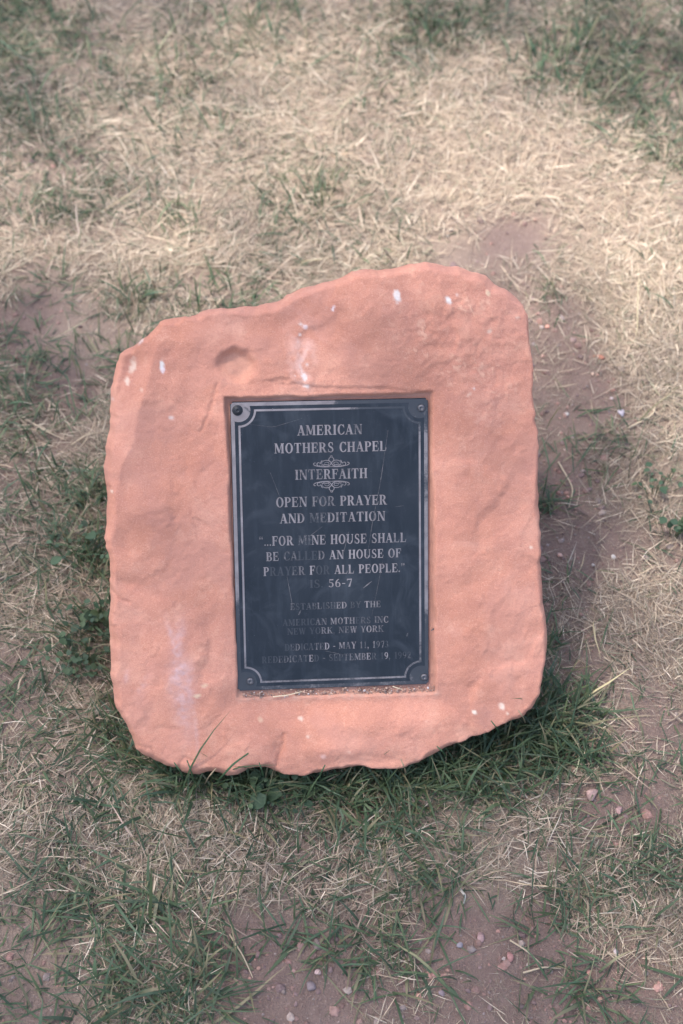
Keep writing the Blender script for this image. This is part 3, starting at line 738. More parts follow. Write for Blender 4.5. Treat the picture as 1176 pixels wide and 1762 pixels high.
def cover(x, y):
    P = np.stack([x, y, np.zeros_like(x)], -1); px, py, zz = w2px(P)
    g = look(GM, px, py); s = look(SM, px, py)
    b = 0
    for (cx, cy, rx, ry, a) in [(960, 590, 75, 70, .9), (985, 700, 80, 80, .9), (965, 850, 55, 90, .85), (1000, 950, 75, 60, .7), (1070, 1390, 80, 50, .6), (880, 410, 90, 50, .5), (1120, 1240, 70, 60, .5), (1000, 1130, 50, 60, .5),
            (50, 545, 70, 40, .8), (125, 690, 40, 45, .8), (15, 830, 35, 30, .8), (340, 480, 60, 25, .5), (880, 1660, 150, 60, .8), (500, 1690, 110, 40, .8), (1130, 1710, 60, 50, .7), (640, 1400, 50, 25, .5)]:
        b = np.maximum(b, a * np.exp(-(((px - cx) / rx) ** 2 + ((py - cy) / ry) ** 2) ** 1.5))
    g = g * (1 - .8 * b); s = s * (1 - b)
    far = sstep(3.4, 5, y) + sstep(1.2, 2.4, np.abs(x)); far = np.clip(far, 0, 1)
    g = g * (1 - far) + .45 * far; s = s * (1 - far) + .7 * far
    return g, s, px, py
_g, _s, _px, _py = cover(X.ravel(), Y.ravel())
_a = ground.data.attributes.new('litter', 'FLOAT', 'POINT')
_a.data.foreach_set('value', np.clip(_s * 1.15 - .15 + .25 * fbm(X.ravel(), Y.ravel(), .09, 171, 3), 0, 1).astype(np.float32))
# where the stone is solid
from_outline = ring
def in_stone(x, y, pad=0.004, z=0.012):
    q = (np.stack([x, y, np.full_like(x, z)], -1) - CAMP) @ R - P0C
    u, v, w = q @ E1, q @ E2, q @ EN
    ins = np.zeros(u.shape, bool)
    tt = np.clip((W_RIM - w) / DEPTH, 0, 1)
    sh = .012 * tt + .055 * tt ** 2
    c = ring.mean(0); sc = 1 - sh / .25
    uu = c[0] + (u - c[0]) / sc; vv = c[1] + (v - c[1]) / sc
    A = ring; B = np.roll(ring, -1, 0)
    for k in range(n_r):
        ins ^= ((A[k, 1] > vv) != (B[k, 1] > vv)) & (uu < (B[k, 0] - A[k, 0]) * (vv - A[k, 1]) / (B[k, 1] - A[k, 1] + 1e-15) + A[k, 0])
    return ins & (w < .02) & (w > W_RIM - DEPTH)

# sample the ground: dense inside the view, thinner outside it
def scatter(n, r):
    """n points over the ground near the view, uniform, plus a thinner surround"""
    y = r.uniform(.35, 3.5, n); half = .42 + .30 * (y - .4)
    x = r.uniform(-1.45, 1.45, n); k = np.abs(x) < half
    return x[k], y[k]
def near(n, r):
    y = r.uniform(.35, 1.45, n); x = r.uniform(-.75, .75, n); return x, y
def surround(n, r):
    x = r.uniform(-3.2, 3.2, n); y = r.uniform(-.6, 6.5, n); half = .42 + .30 * (y - .4)
    k = ~((y > .35) & (y < 3.5) & (np.abs(x) < half)); return x[k], y[k]

def strips(base, az, L, wid, lean, curl, segs, c0, c1, r, kink=0.0, fold=None):
    """ribbons that start at base, heading az, rising at angle lean and bending down by curl"""
    n = len(base); k = segs + 1; P = np.zeros((n, k, 3)); P[:, 0] = base
    dirx, diry = np.cos(az), np.sin(az); el = lean.copy(); a = az.copy(); nrm = np.zeros((n, k, 3))
    tw = r.normal(0, .35, n)
    for s in range(1, k):
        P[:, s, 0] = P[:, s - 1, 0] + L / segs * np.cos(el) * np.cos(a)
        P[:, s, 1] = P[:, s - 1, 1] + L / segs * np.cos(el) * np.sin(a)
        P[:, s, 2] = P[:, s - 1, 2] + L / segs * np.sin(el)
        el = el - curl / segs; a = a + r.normal(0, kink + 1e-6, n) 
    g = gh(P[..., 0], P[..., 1]) + .0012
    P[..., 2] = np.maximum(P[..., 2], g)
    sx, sy = -np.sin(az + tw * .3), np.cos(az + tw * .3); sz = np.sin(tw)
    t = np.linspace(0, 1, k); prof = np.where(t < .25, .7 + 1.2 * t, 1.0) * np.clip((1 - t) * 2.2 + .05, 0, 1)
    S = np.stack([sx * np.cos(tw), sy * np.cos(tw), sz], -1)[:, None, :] * (wid[:, None] * prof[None])[..., None] * .5
    Vv = np.stack([P - S, P + S], 2).reshape(-1, 3)
    b = np.arange(n)[:, None] * 2 * k + np.arange(segs)[None] * 2
    Fq = np.stack([b, b + 1, b + 3, b + 2], -1).reshape(-1, 4)
    C = c0[:, None] * (1 - t[None, :, None]) + c1[:, None] * t[None, :, None]
    C = np.repeat(C, 2, 1).reshape(-1, 3)
    return Vv, Fq, C
def join(parts):
    Vs, Fs, Cs = [], [], []; o = 0
    for v, f, c in parts: Vs.append(v); Fs.append(f + o); Cs.append(c); o += len(v)
    return np.vstack(Vs), np.vstack(Fs), np.vstack(Cs)
def jit(c, n, r, s=.15, hue=.06):
    k = np.exp(r.normal(0, s, (n, 1))); return np.array(c)[None] * k * np.exp(r.normal(0, hue, (n, 3)))

r = np.random.default_rng(21)
# --- straw litter
parts = []
for kind, dens, fn, lo, hi, wl, wh, segs in (('thatch', 400000, scatter, .005, .018, .0004, .0009, 1), ('crumb', 250000, scatter, .005, .016, .0005, .0009, 1), ('straw', 330000, scatter, .008, .026, .00045, .0009, 2),
        ('crumb', 300000, near, .004, .014, .0004, .0008, 1), ('thatch', 150000, scatter, .012, .035, .0008, .0016, 2), ('straw', 52000, scatter, .025, .060, .0007, .0014, 4), ('bright', 52000, near, .010, .034, .0006, .0012, 2), ('straw', 60000, surround, .03, .08, .0015, .0035, 2)):
    x, y = fn(dens, r); g, s, px, py = cover(x, y)
    pn = fbm(x, y, .09, 171, 3) + .6 * fbm(x, y, .02, 175, 2)
    s_eff = np.maximum(s, (.85 * g)) if kind == 'thatch' else np.maximum(np.maximum(s, g), .14) if kind in ('crumb', 'bright') else s
    p = np.clip(s_eff * 1.08 + .34 * pn * np.clip(s_eff * 4, 0, 1) - .65 * sstep(.08, .5, fbm(x, y, .17, 231, 3)) * sstep(.95, .45, s_eff), 0, 1) ** (1.5 if kind in ('straw', 'bright') else 1.1)
    k = (r.uniform(0, 1, len(x)) < p) & ~in_stone(x, y); x, y, py_, s_ = x[k], y[k], py[k], s[k]; n = len(x)
    flow = 1.6 * fbm(x, y, .25, 181, 2) + .4
    az = flow + r.normal(0, .95, n) + math.pi * (r.uniform(0, 1, n) < .5)
    L = r.uniform(lo, hi, n); wd = r.uniform(wl, wh, n)
    lean = np.abs(r.normal(0, .22, n)); curl = r.normal(.15, .25, n)
    z = gh(x, y) + r.uniform(.0005, .010, n) * (.3 + .9 * s_)
    pal = np.array([(.43, .335, .235), (.48, .39, .285), (.37, .28, .195), (.27, .20, .15), (.60, .50, .38), (.21, .195, .125)])
    w6 = np.array([.26, .24, .2, .12, .12, .06]) if kind in ('straw', 'bright') else np.array([.22, .14, .24, .18, .04, .18])
    pr = r.choice(6, n, p=w6)
    c = pal[pr] * np.exp(r.normal(0, .16, (n, 1))) * (.66 + .40 * s_[:, None] + (.15 if kind == 'bright' else 0))
    parts.append(strips(np.stack([x, y, z], -1), az, L, wd, lean, curl, segs, c, c * .92, r, kink=.10))
v, f, c = join(parts); N_STRAW = len(f)
link('dry_straw', mesh_np('dry_straw', v, f, False, c), M_STRAW, kind='stuff', label='pale dry straw and dead grass litter over the ground')
# --- green grass
def green_blades(x, y, r, Lm, wm, segs, lush=1.0, up=0.0, azb=None):
    n = len(x)
    L = Lm * np.exp(r.normal(0, .35, n)) * lush; wd = wm * np.exp(r.normal(0, .22, n))
    az = r.uniform(0, 2 * math.pi, n) if azb is None else azb + r.normal(0, .5, n)
    lean = np.clip(r.normal(.55 + up, .36, n), .03, 1.45); curl = np.clip(r.normal(.8, .5, n), -.1, 2.2)
    z = gh(x, y)
    pal = np.array([(.062, .094, .046), (.052, .084, .045), (.086, .114, .054), (.046, .068, .038), (.15, .14, .08)])
    c = pal[r.choice(5, n, p=[.30, .27, .18, .17, .08])] * np.exp(r.normal(0, .16, (n, 1)))
    tip = np.where(r.uniform(0, 1, (n, 1)) < .13, np.array([[.26, .21, .12]]), c * 1.15)
    return strips(np.stack([x, y, z], -1), az, L, wd, lean, curl, segs, c, tip, r, kink=.06)
parts = []
def tufts(nt, fn, spread, bl, thr, wm, Lm, segs, r, power=1.7):
    """tufts of blades: centres by coverage, blades around each"""
    x, y = fn(nt, r); g, s, px, py = cover(x, y)
    pn = fbm(x, y, .10, 201, 3)
    p = np.clip(g * 1.06 + .30 * pn * np.clip(g * 4, 0, 1) - .05, 0, 1) ** power
    k = r.uniform(0, 1, len(x)) < p * thr; x, y, g = x[k], y[k], g[k]
    cnt = r.poisson(bl, len(x)) + 1; i = np.repeat(np.arange(len(x)), cnt); n = len(i)
    bx = x[i] + r.normal(0, spread, n); by = y[i] + r.normal(0, spread, n)
    q = ~in_stone(bx, by); i, bx, by = i[q], bx[q], by[q]
    lush = .75 + .45 * g[i]
    ta = r.uniform(0, 2 * math.pi, len(x))[i]
    out = np.arctan2(by - y[i], bx - x[i])
    az = np.where(r.uniform(0, 1, len(i)) < .5, out, ta)
    return green_blades(bx, by, r, Lm, wm, segs, lush, azb=az)
parts.append(tufts(23000, scatter, .015, 4, 1.0, .0018, .030, 4, r))
parts.append(tufts(50000, scatter, .010, 2, .9, .0015, .024, 3, r, 1.3))
parts.append(tufts(2600, scatter, .013, 5, .8, .0024, .042, 5, r, 1.9))
parts.append(tufts(6500, surround, .012, 6, .8, .0045, .05, 3, r))
# lush fringe round the foot of the stone: list of photo positions, spread and count
for (x0, y0, sp, cnt, Lm, wm) in [(330, 1345, 26, 240, .062, .0032), (250, 1320, 24, 110, .05, .003), (430, 1352, 30, 300, .050, .0028), (520, 1350, 30, 320, .052, .0028), (610, 1342, 26, 260, .05, .0028),
    (690, 1350, 28, 260, .052, .003), (760, 1320, 28, 260, .052, .003), (830, 1290, 26, 240, .055, .003), (900, 1262, 26, 260, .060, .0032), (960, 1230, 30, 260, .058, .0032), (965, 1300, 34, 260, .055, .003),
    (850, 1345, 40, 220, .055, .003), (195, 1255, 18, 90, .045, .0028), (170, 1090, 20, 130, .04, .0028), (165, 960, 22, 150, .042, .0028), (168, 860, 18, 110, .042, .003), (945, 1120, 14, 60, .04, .0026),
    (940, 870, 12, 60, .04, .0024), (1030, 768, 34, 190, .05, .0022), (985, 1560, 34, 230, .045, .0026), (1100, 1500, 34, 160, .045, .0026), (190, 1400, 20, 130, .055, .0034), (285, 1560, 34, 200, .06, .0034),
    (290, 1700, 40, 260, .06, .0034), (480, 1490, 30, 90, .05, .003), (720, 1510, 30, 150, .055, .003), (560, 1620, 30, 150, .055, .0032), (680, 1440, 30, 160, .055, .003), (700, 1680, 26, 80, .06, .0032),
    (1010, 1700, 30, 120, .05, .003), (600, 1395, 34, 200, .055, .003), (760, 35, 50, 170, .06, .004), (960, 110, 45, 170, .06, .004), (430, 45, 50, 110, .06, .004), (300, 380, 24, 70, .045, .003), (540, 350, 40, 120, .045, .003), (240, 520, 26, 90, .045, .003), (280, 130, 40, 80, .05, .004), (120, 1560, 30, 120, .055, .0032), (60, 640, 26, 90, .04, .003), (120, 830, 26, 100, .045, .003), (1150, 100, 60, 160, .07, .004), (1120, 215, 34, 90, .08, .0035)]:
    soft = y0 > 1380 or x0 < 140 or x0 > 970
    cnt = int(cnt * (.55 if soft else .8)); sp *= 1.8 if soft else 1.15; Lm *= .72; wm *= .68
    px = r.normal(x0, sp, cnt); py = r.normal(y0, sp * .6, cnt); q = px2ground(px, py); k = ~in_stone(q[:, 0], q[:, 1]); q = q[k]
    parts.append(green_blades(q[:, 0], q[:, 1], r, Lm, wm, 5, np.ones(len(q)), up=0 if soft else .35))
v, f, c = join(parts); N_GREEN = len(f)
link('green_grass', mesh_np('green_grass', v, f, False, c), M_GREEN, kind='stuff', label='short patchy green grass growing round the stone')
# --- upright dead stalks
x, y = scatter(2600, r); g, s, px, py = cover(x, y)
k = (r.uniform(0, 1, len(x)) < s * .45) & ~in_stone(x, y); x, y = x[k], y[k]; n = len(x)
c = jit((.40, .33, .22), n, r, .2)
v, f, c = strips(np.stack([x, y, gh(x, y)], -1), r.uniform(0, 6.28, n), r.uniform(.03, .11, n), r.uniform(.0010, .0020, n), np.clip(r.normal(.5, .3, n), 0, 1.3), r.normal(.5, .4, n), 5, c, c * 1.05, r, kink=.10)
link('dead_stalks', mesh_np('dead_stalks', v, f, False, c), M_STRAW, kind='stuff', label='long bleached grass stalks scattered through the lawn')

# --- gravel grit in the bare soil
PHI = (1 + 5 ** .5) / 2
ICO_V = np.array([(-1, PHI, 0), (1, PHI, 0), (-1, -PHI, 0), (1, -PHI, 0), (0, -1, PHI), (0, 1, PHI), (0, -1, -PHI), (0, 1, -PHI), (PHI, 0, -1), (PHI, 0, 1), (-PHI, 0, -1), (-PHI, 0, 1)], float)
ICO_V /= np.linalg.norm(ICO_V[0])
ICO_F = np.array([(0, 11, 5), (0, 5, 1), (0, 1, 7), (0, 7, 10), (0, 10, 11), (1, 5, 9), (5, 11, 4), (11, 10, 2), (10, 7, 6), (7, 1, 8), (3, 9, 4), (3, 4, 2), (3, 2, 6), (3, 6, 8), (3, 8, 9), (4, 9, 5), (2, 4, 11), (6, 2, 10), (8, 6, 7), (9, 8, 1)])
def grit(x, y, size, r, pal, pw, zoff=0.0):
    n = len(x); th = r.uniform(0, 6.28, n)
    sh = np.stack([r.uniform(.7, 1.3, n), r.uniform(.7, 1.2, n), r.uniform(.4, .8, n)], -1) * size[:, None]
    P = ICO_V[None] * (1 + r.normal(0, .16, (n, 12)))[..., None] * sh[:, None]
    c, s = np.cos(th)[:, None], np.sin(th)[:, None]
    X = P[..., 0] * c - P[..., 1] * s + x[:, None]; Y = P[..., 0] * s + P[..., 1] * c + y[:, None]
    Z = P[..., 2] + (gh(x, y) + size * .15 + zoff)[:, None]
    V = np.stack([X, Y, Z], -1).reshape(-1, 3); F = (ICO_F[None] + (np.arange(n) * 12)[:, None, None]).reshape(-1, 3)
    C = np.array(pal)[r.choice(len(pal), n, p=pw)] * np.exp(r.normal(0, .15, (n, 1)))
    return V, F, np.repeat(C, 12, 0)
SPAL = [(.24, .15, .125), (.33, .19, .155), (.24, .19, .17), (.34, .27, .23), (.19, .13, .12), (.30, .18, .14)]
x, y = scatter(110000, r); g, s, px, py = cover(x, y)
bare = np.clip(1.15 - g * .7 - s * 1.15, 0, 1) ** 1.3
k = (r.uniform(0, 1, len(x)) < (.05 + .85 * bare)) & ~in_stone(x, y); x, y = x[k], y[k]
size = .0008 + .0011 * r.pareto(2.3, len(x)); size = np.clip(size, 0, .0050)
v, f, c = grit(x, y, size, r, SPAL, [.36, .16, .14, .05, .25, .04]); N_GRIT = len(f)
link('gravel', mesh_np('gravel', v, f, False, c), M_PEB, kind='stuff', label='fine reddish gravel and crumbs lying on the bare soil')

# ------------------------------------------------------------------ single pebbles and chips
import bmesh as _b
def pebble_mesh(name, L, W, H, seed, color, angular=0.0):
    bm = bmesh.new(); bmesh.ops.create_icosphere(bm, subdivisions=3, radius=1); rr = np.random.default_rng(seed)
    P = np.array([v.co[:] for v in bm.verts])
    if angular:
        for _ in range(9):
            d = rr.normal(0, 1, 3); d /= np.linalg.norm(d); h = rr.uniform(.45, .8); q = P @ d
            P -= np.clip(q - h, 0, None)[:, None] * d * angular
    P *= (1 + .07 * fbm(P[:, 0] + P[:, 2], P[:, 1] - P[:, 2], .9, seed % 50, 3))[:, None]
    P *= np.array([L, W, H]) / 2
    for v, p in zip(bm.verts, P): v.co = p
    me = bpy.data.meshes.new(name); bm.to_mesh(me); bm.free()
    a = me.attributes.new('tint', 'FLOAT_COLOR', 'POINT'); c = np.ones((len(P), 4), np.float32); c[:, :3] = color
    c[:, :3] *= (1 + .25 * fbm(P[:, 0], P[:, 1], .006, 60, 2))[:, None]
    a.data.foreach_set('color', c.ravel())
    for p in me.polygons: p.use_smooth = True
    return me
GREY = (.20, .155, .135); PINK = (.31, .19, .15); RED = (.36, .16, .11); PALEP = (.36, .29, .25); MAUV = (.19, .125, .115); DARK = (.12, .09, .085); WHITE = (.46, .42, .38)
PEB = [(547, 1625, 24, 15, 1.9, GREY, 'largest grey oval pebble among the grass below the stone'), (535, 1699, 19, 17, .3, (.24, .19, .19), 'round brown grey pebble on bare soil near the bottom edge'),
    (547, 1674, 12, 10, .2, (.5, .36, .33), 'small pale pink pebble just above the round brown grey one'), (444, 1643, 13, 11, 0, MAUV, 'dark mauve pebble at the top edge of the bare patch'),
    (446, 1667, 9, 8, .4, PINK, 'tiny salmon pebble under the dark mauve pebble'), (489, 1707, 9, 9, 0, GREY, 'small grey pebble left of the round brown one'), (384, 1704, 10, 9, .5, (.3, .24, .25), 'lone grey pebble at the left end of the bare patch'),
    (827, 1612, 14, 18, 0, (.30, .2, .19), 'mauve round pebble at the edge of the grass on bare soil'), (791, 1626, 12, 11, .6, (.22, .2, .22), 'dark grey pebble left of the mauve round pebble'),
    (878, 1646, 14, 17, .2, (.33, .17, .15), 'reddish pebble beside a long dry stem on the bare soil'), (867, 1650, 8, 9, .9, PALEP, 'pale chip touching the reddish pebble'), (860, 1666, 9, 8, 0, (.34, .2, .17), 'small red brown pebble below the pale chip'),
    (748, 1678, 12, 14, 1.2, (.34, .18, .15), 'rust coloured pebble at the left of the bare soil'), (721, 1714, 10, 15, .3, (.48, .25, .19), 'orange pink chip at the grass edge near the bottom'), (760, 1709, 11, 12, .4, (.23, .18, .19), 'dark brown grey pebble below the rust coloured one'),
    (910, 1660, 8, 8, .1, PALEP, 'whitish pebble at the right end of the pebble cluster'), (1014, 1672, 11, 11, .7, (.38, .2, .16), 'red pebble near the right tuft of grass'), (1033, 1718, 11, 10, .7, (.45, .25, .2), 'salmon pebble at the foot of the right tuft'),
    (898, 1730, 15, 11, .3, DARK, 'dark crumbly clod near the bottom edge'), (1060, 1638, 11, 14, .3, (.4, .34, .34), 'pale grey pebble beside the right tuft'), (1018, 1370, 26, 22, .4, (.36, .24, .21), 'large dull pink stone in the straw right of the boulder'),
    (1064, 1398, 15, 14, .2, (.36, .23, .21), 'pink stone at the right among green blades'), (1030, 620, 22, 11, -.15, RED, 'brick red rectangular chip on the path side'), (1068, 641, 14, 12, .3, PALEP, 'pale round pebble right of the brick red chip'),
    (1019, 650, 7, 6, 0, (.58, .42, .32), 'tiny tan pebble below the brick red chip'), (931, 568, 9, 8, .3, PALEP, 'whitish pebble close to the upper right edge of the boulder'), (942, 567, 9, 8, .3, (.46, .24, .18), 'salmon pebble touching the whitish one by the boulder'),
    (1068, 716, 13, 15, .3, (.36, .33, .36), 'blue grey pebble above the dry green tuft'), (974, 717, 9, 8, .1, WHITE, 'bright white pebble on the soil right of the boulder'), (963, 960, 9, 9, .4, (.5, .32, .26), 'peach pebble on the soil beside the middle of the boulder'),
    (1055, 962, 9, 9, .2, WHITE, 'white pebble in the reddish gravel right of the boulder'), (1020, 976, 8, 7, .2, WHITE, 'small white chip left of the white gravel pebble'), (1000, 1060, 10, 9, .2, PINK, 'pink pebble in thin grass beside the lower boulder'),
    (770, 408, 7, 6, 0, WHITE, 'tiny bright white stone alone in the straw behind the boulder'), (947, 1372 - 180, 6, 5, 0, PINK, 'small pink pebble hidden by the lower right corner of the boulder'), (1052, 690, 7, 6, .4, (.4, .33, .33), 'small dull pebble over the dry green tuft')]
STEP_DIR = None
for i, (px, py, lx, ly, rot, colr, lab) in enumerate(PEB):
    if 'hidden' in lab: continue
    g = px2ground(px, py)[0]; dist = np.linalg.norm(np.array([g[0], g[1], 0]) - CAMP); m = dist / math.sqrt(1 + ((px - CX) / FPX) ** 2 + ((py - CY) / FPX) ** 2) / FPX
    big, small = max(lx, ly) * m, min(lx, ly) * m
    ang = 0.9 if 'chip' in lab or 'stone' in lab or 'clod' in lab else .5
    me = pebble_mesh('pebble', lx * m, ly * m * 1.15, small * .7, 300 + i, colr, ang)
    nm = 'stone_chip' if 'chip' in lab else 'dirt_clod' if 'clod' in lab else 'pebble'
    o = link(nm, me, M_PEB, label=lab, cat=nm.replace('_', ' ').replace('dirt clod', 'clod'), group='pebbles and chips on the ground', loc=(g[0], g[1], float(gh(g[0], g[1])) + small * .22))
    o.rotation_euler = (0, 0, rot if abs(rot) < 1 else rot)

# ------------------------------------------------------------------ long dry stems that stand out
def stem_obj(pts_w, w0, color, lab, cat='dry stem', name='dry_stem', mat=None, taper=True):
    P = np.array(pts_w); k = np.linspace(0, len(P) - 1, 14)
    P = np.stack([np.interp(k, range(len(P)), P[:, i]) for i in range(3)], -1)
    for _ in range(2): P[1:-1] = (P[:-2] + 2 * P[1:-1] + P[2:]) / 4
    o3 = P[0].copy(); P = P - o3; n = len(P); vs = []; fs = []
    for i in range(n):
        d = P[min(i + 1, n - 1)] - P[max(i - 1, 0)]; d /= np.linalg.norm(d); a = np.cross(d, (0, 0, 1)); a /= np.linalg.norm(a) + 1e-9; b = np.cross(a, d)
        rr = w0 / 2 * (1 - .5 * i / (n - 1) if taper else 1)
        for q in range(5): t = 2 * math.pi * q / 5; vs.append(P[i] + rr * (a * math.cos(t) + .7 * b * math.sin(t)))
    for i in range(n - 1):
        for q in range(5): fs.append((i * 5 + q, i * 5 + (q + 1) % 5, i * 5 + 5 + (q + 1) % 5, i * 5 + 5 + q))
    vs = np.array(vs); me = mesh_np(name, vs, np.array(fs), True, np.tile(np.array(color), (len(vs), 1)))
    return link(name, me, mat or M_STRAW, label=lab, cat=cat, loc=tuple(o3))
def gpath(pts, z):
    q = px2ground([p[0] for p in pts], [p[1] for p in pts]); zz = z if hasattr(z, '__len__') else [z] * len(pts)
    return [(a, b, float(gh(a, b)) + c) for (a, b), c in zip(q, zz)]
ST1 = (.43, .34, .23); ST2 = (.36, .28, .20)
for (pts, w, c, lab) in [([(878, 1618), (905, 1640), (935, 1664)], .0022, ST1, 'thin bleached stem lying across the pebbles on bare soil'), ([(900, 1675), (935, 1668), (965, 1668)], .0024, ST1, 'short tan stem ending at the pebble cluster'),
    ([(712, 1700), (714, 1660), (710, 1640)], .0014, ST2, 'upright thin stem at the left of the bare soil'), ([(785, 1735), (800, 1755)], .002, ST2, 'short stem piece lying near the bottom edge'),
    ([(300, 1428), (322, 1410), (350, 1398)], .0022, ST1, 'bright stem left of centre under the boulder grass'), ([(396, 1610), (420, 1650), (436, 1685)], .002, ST1, 'bent stem running into the bare patch'),
    ([(790, 1530), (800, 1545), (798, 1556)], .0034, (.45, .41, .35), 'short whitish flake of stem in dark grass'), ([(40, 722), (80, 750), (115, 762)], .003, ST1, 'long pale stem in the grass left of the boulder'),
    ([(80, 690), (98, 708), (114, 722)], .003, ST2, 'pale stem above the long one left of the boulder'), ([(124, 770), (150, 758), (176, 748)], .003, ST1, 'pale stem pointing at the left side of the boulder'),
    ([(176, 478), (190, 465), (204, 452)], .003, ST2, 'diagonal pale stem above the upper left of the boulder'), ([(78, 1090), (95, 1102), (116, 1118)], .0028, ST1, 'cream stem by the weeds at the left of the boulder'),
    ([(960, 800), (985, 850), (978, 880)], .0026, ST1, 'curved pale stalk right of the middle of the boulder'), ([(33, 1200), (38, 1180), (45, 1165)], .0035, ST1, 'short broad straw piece far left of the boulder'),
    ([(985, 1243), (1010, 1238), (1045, 1256)], .0028, ST1, 'arched pale stem in the green tuft at the lower right'), ([(1080, 745), (1120, 728), (1126, 705)], .0035, ST1, 'bent bright straw above the sunlit patch at the right'),
    ([(640, 1120 + 310), (655, 1460), (652, 1490)], .0026, ST1, 'pale stalk leaning in the grass below the plaque')]:
    stem_obj(gpath(pts, [.004] + [.010] * (len(pts) - 2) + [.005]), w, c, lab)['group'] = 'dry stems lying in the grass'
# the straw and crumbs on the ledge under the plaque
def fpath(pts, w):
    out = []
    for (x, y) in pts:
        q = px2face(x, y, w)[0]; out.append(tuple(face2w(np.array(q[0]), np.array(q[1]), np.array(w))))
    return out
stem_obj(fpath([(470, 1199), (496, 1196), (520, 1190)], .0015), .0014, (.66, .55, .38), 'thin yellow straw lying on the ledge under the plaque')
stem_obj(fpath([(676, 1181), (684, 1184), (692, 1186)], .0015), .0012, (.66, .55, .38), 'tiny curved straw on the right half of the plaque ledge')
n = 420; x = r.uniform(418, 748, n); y = np.interp(x, [415, 750], [1197, 1186]) + r.normal(0, 3.6, n)
q = px2face(x, y, 0.0); P = face2w(q[:, 0], q[:, 1], np.full(n, -.0018))
n_ = len(P); sz = np.clip(.0005 + .0005 * r.pareto(3, n_), 0, .0018)
Vv = (ICO_V[None] * (1 + r.normal(0, .2, (n_, 12)))[..., None] * sz[:, None, None] + P[:, None]).reshape(-1, 3); Fv = (ICO_F[None] + (np.arange(n_) * 12)[:, None, None]).reshape(-1, 3)
Cv = np.repeat(np.array([(.40, .27, .21), (.5, .33, .25), (.28, .2, .17), (.58, .52, .5), (.2, .14, .12)])[r.choice(5, n_, p=[.35, .25, .2, .05, .15])], 12, 0)
link('ledge_dirt', mesh_np('ledge_dirt', Vv, Fv, False, Cv), M_PEB, kind='stuff', label='loose dirt crumbs on the ledge under the plaque')

# ------------------------------------------------------------------ broad-leaved weeds
def leaf_cluster(x0, y0, spx, n, size, seed, lab, longl=1.0, cat='weed', name='leafy_weed', hz=(.008, .03)):
    rr = np.random.default_rng(seed); px = rr.normal(x0, spx, n); py = rr.normal(y0, spx * .65, n); q = px2ground(px, py)
    k = ~in_stone(q[:, 0], q[:, 1]); q = q[k]; n = len(q); c0 = px2ground(x0, y0)[0]; z0 = float(gh(c0[0], c0[1]))
    vs = []; fs = []; cs = []; sv = []; sf = []
    for i in range(n):
        L = size * .68 * math.exp(rr.normal(0, .35)); W = L * .36 / longl * 1.3; az = rr.uniform(0, 6.28); tl = rr.normal(.15, .5); h = rr.uniform(*hz)
        base = np.array([q[i, 0] - c0[0], q[i, 1] - c0[1], h])
        dx = np.array([math.cos(az) * math.cos(tl), math.sin(az) * math.cos(tl), math.sin(tl)]); sd = np.array([-math.sin(az), math.cos(az), 0]); up = np.cross(dx, sd)
        b = len(vs)
        for t, w in ((0, .08), (.2, .7), (.45, 1.0), (.72, .8), (.92, .35), (1, .03)):
            mid = base + dx * L * t - up * L * .18 * t * t
            vs += [mid - sd * W * w + up * W * w * .25, mid, mid + sd * W * w + up * W * w * .25]
        for j in range(5):
            o_ = b + 3 * j; fs += [(o_, o_ + 1, o_ + 4, o_ + 3), (o_ + 1, o_ + 2, o_ + 5, o_ + 4)]
        cl = np.array([(.042, .074, .040), (.050, .085, .044), (.062, .095, .045)][rr.integers(3)]) * math.exp(rr.normal(0, .15)); cs += [cl] * 18
        foot = np.array([base[0] * .6, base[1] * .6, 0.0]); s0 = len(sv); dd = sd * .0006
        sv += [foot - dd, foot + dd, base + dd, base - dd]; sf.append((s0, s0 + 1, s0 + 2, s0 + 3))
    root = link(name, None, label=lab, cat=cat, group='leafy weeds in the grass', loc=(c0[0], c0[1], z0))
    link('leaves', mesh_np('leaves', np.array(vs), np.array(fs), True, np.array(cs)), M_LEAF, root, kind='stuff')
    link('stem', mesh_np('stem', np.array(sv), np.array(sf), False, np.tile(np.array((.08, .11, .05)), (len(sv), 1))), M_LEAF, root)
leaf_cluster(140, 1150, 34, 50, .010, 1, 'dark clover-like weed left of the lower boulder', .75)
leaf_cluster(170, 1080, 26, 60, .011, 2, 'leafy dark green weed pressed against the left side of the boulder', 1.1)
leaf_cluster(470, 1352, 34, 80, .011, 3, 'small leafed weed growing under the bottom edge of the boulder', 1.0)
leaf_cluster(150, 950, 34, 40, .010, 4, 'thin leafy weed beside the middle left of the boulder', 1.2)
leaf_cluster(1130, 850, 22, 30, .009, 5, 'bright little weed in straw at the right edge', 1.2)
leaf_cluster(1160, 925, 12, 20, .012, 6, 'broader leafed weed at the right edge below the sunlit straw', 1.0)
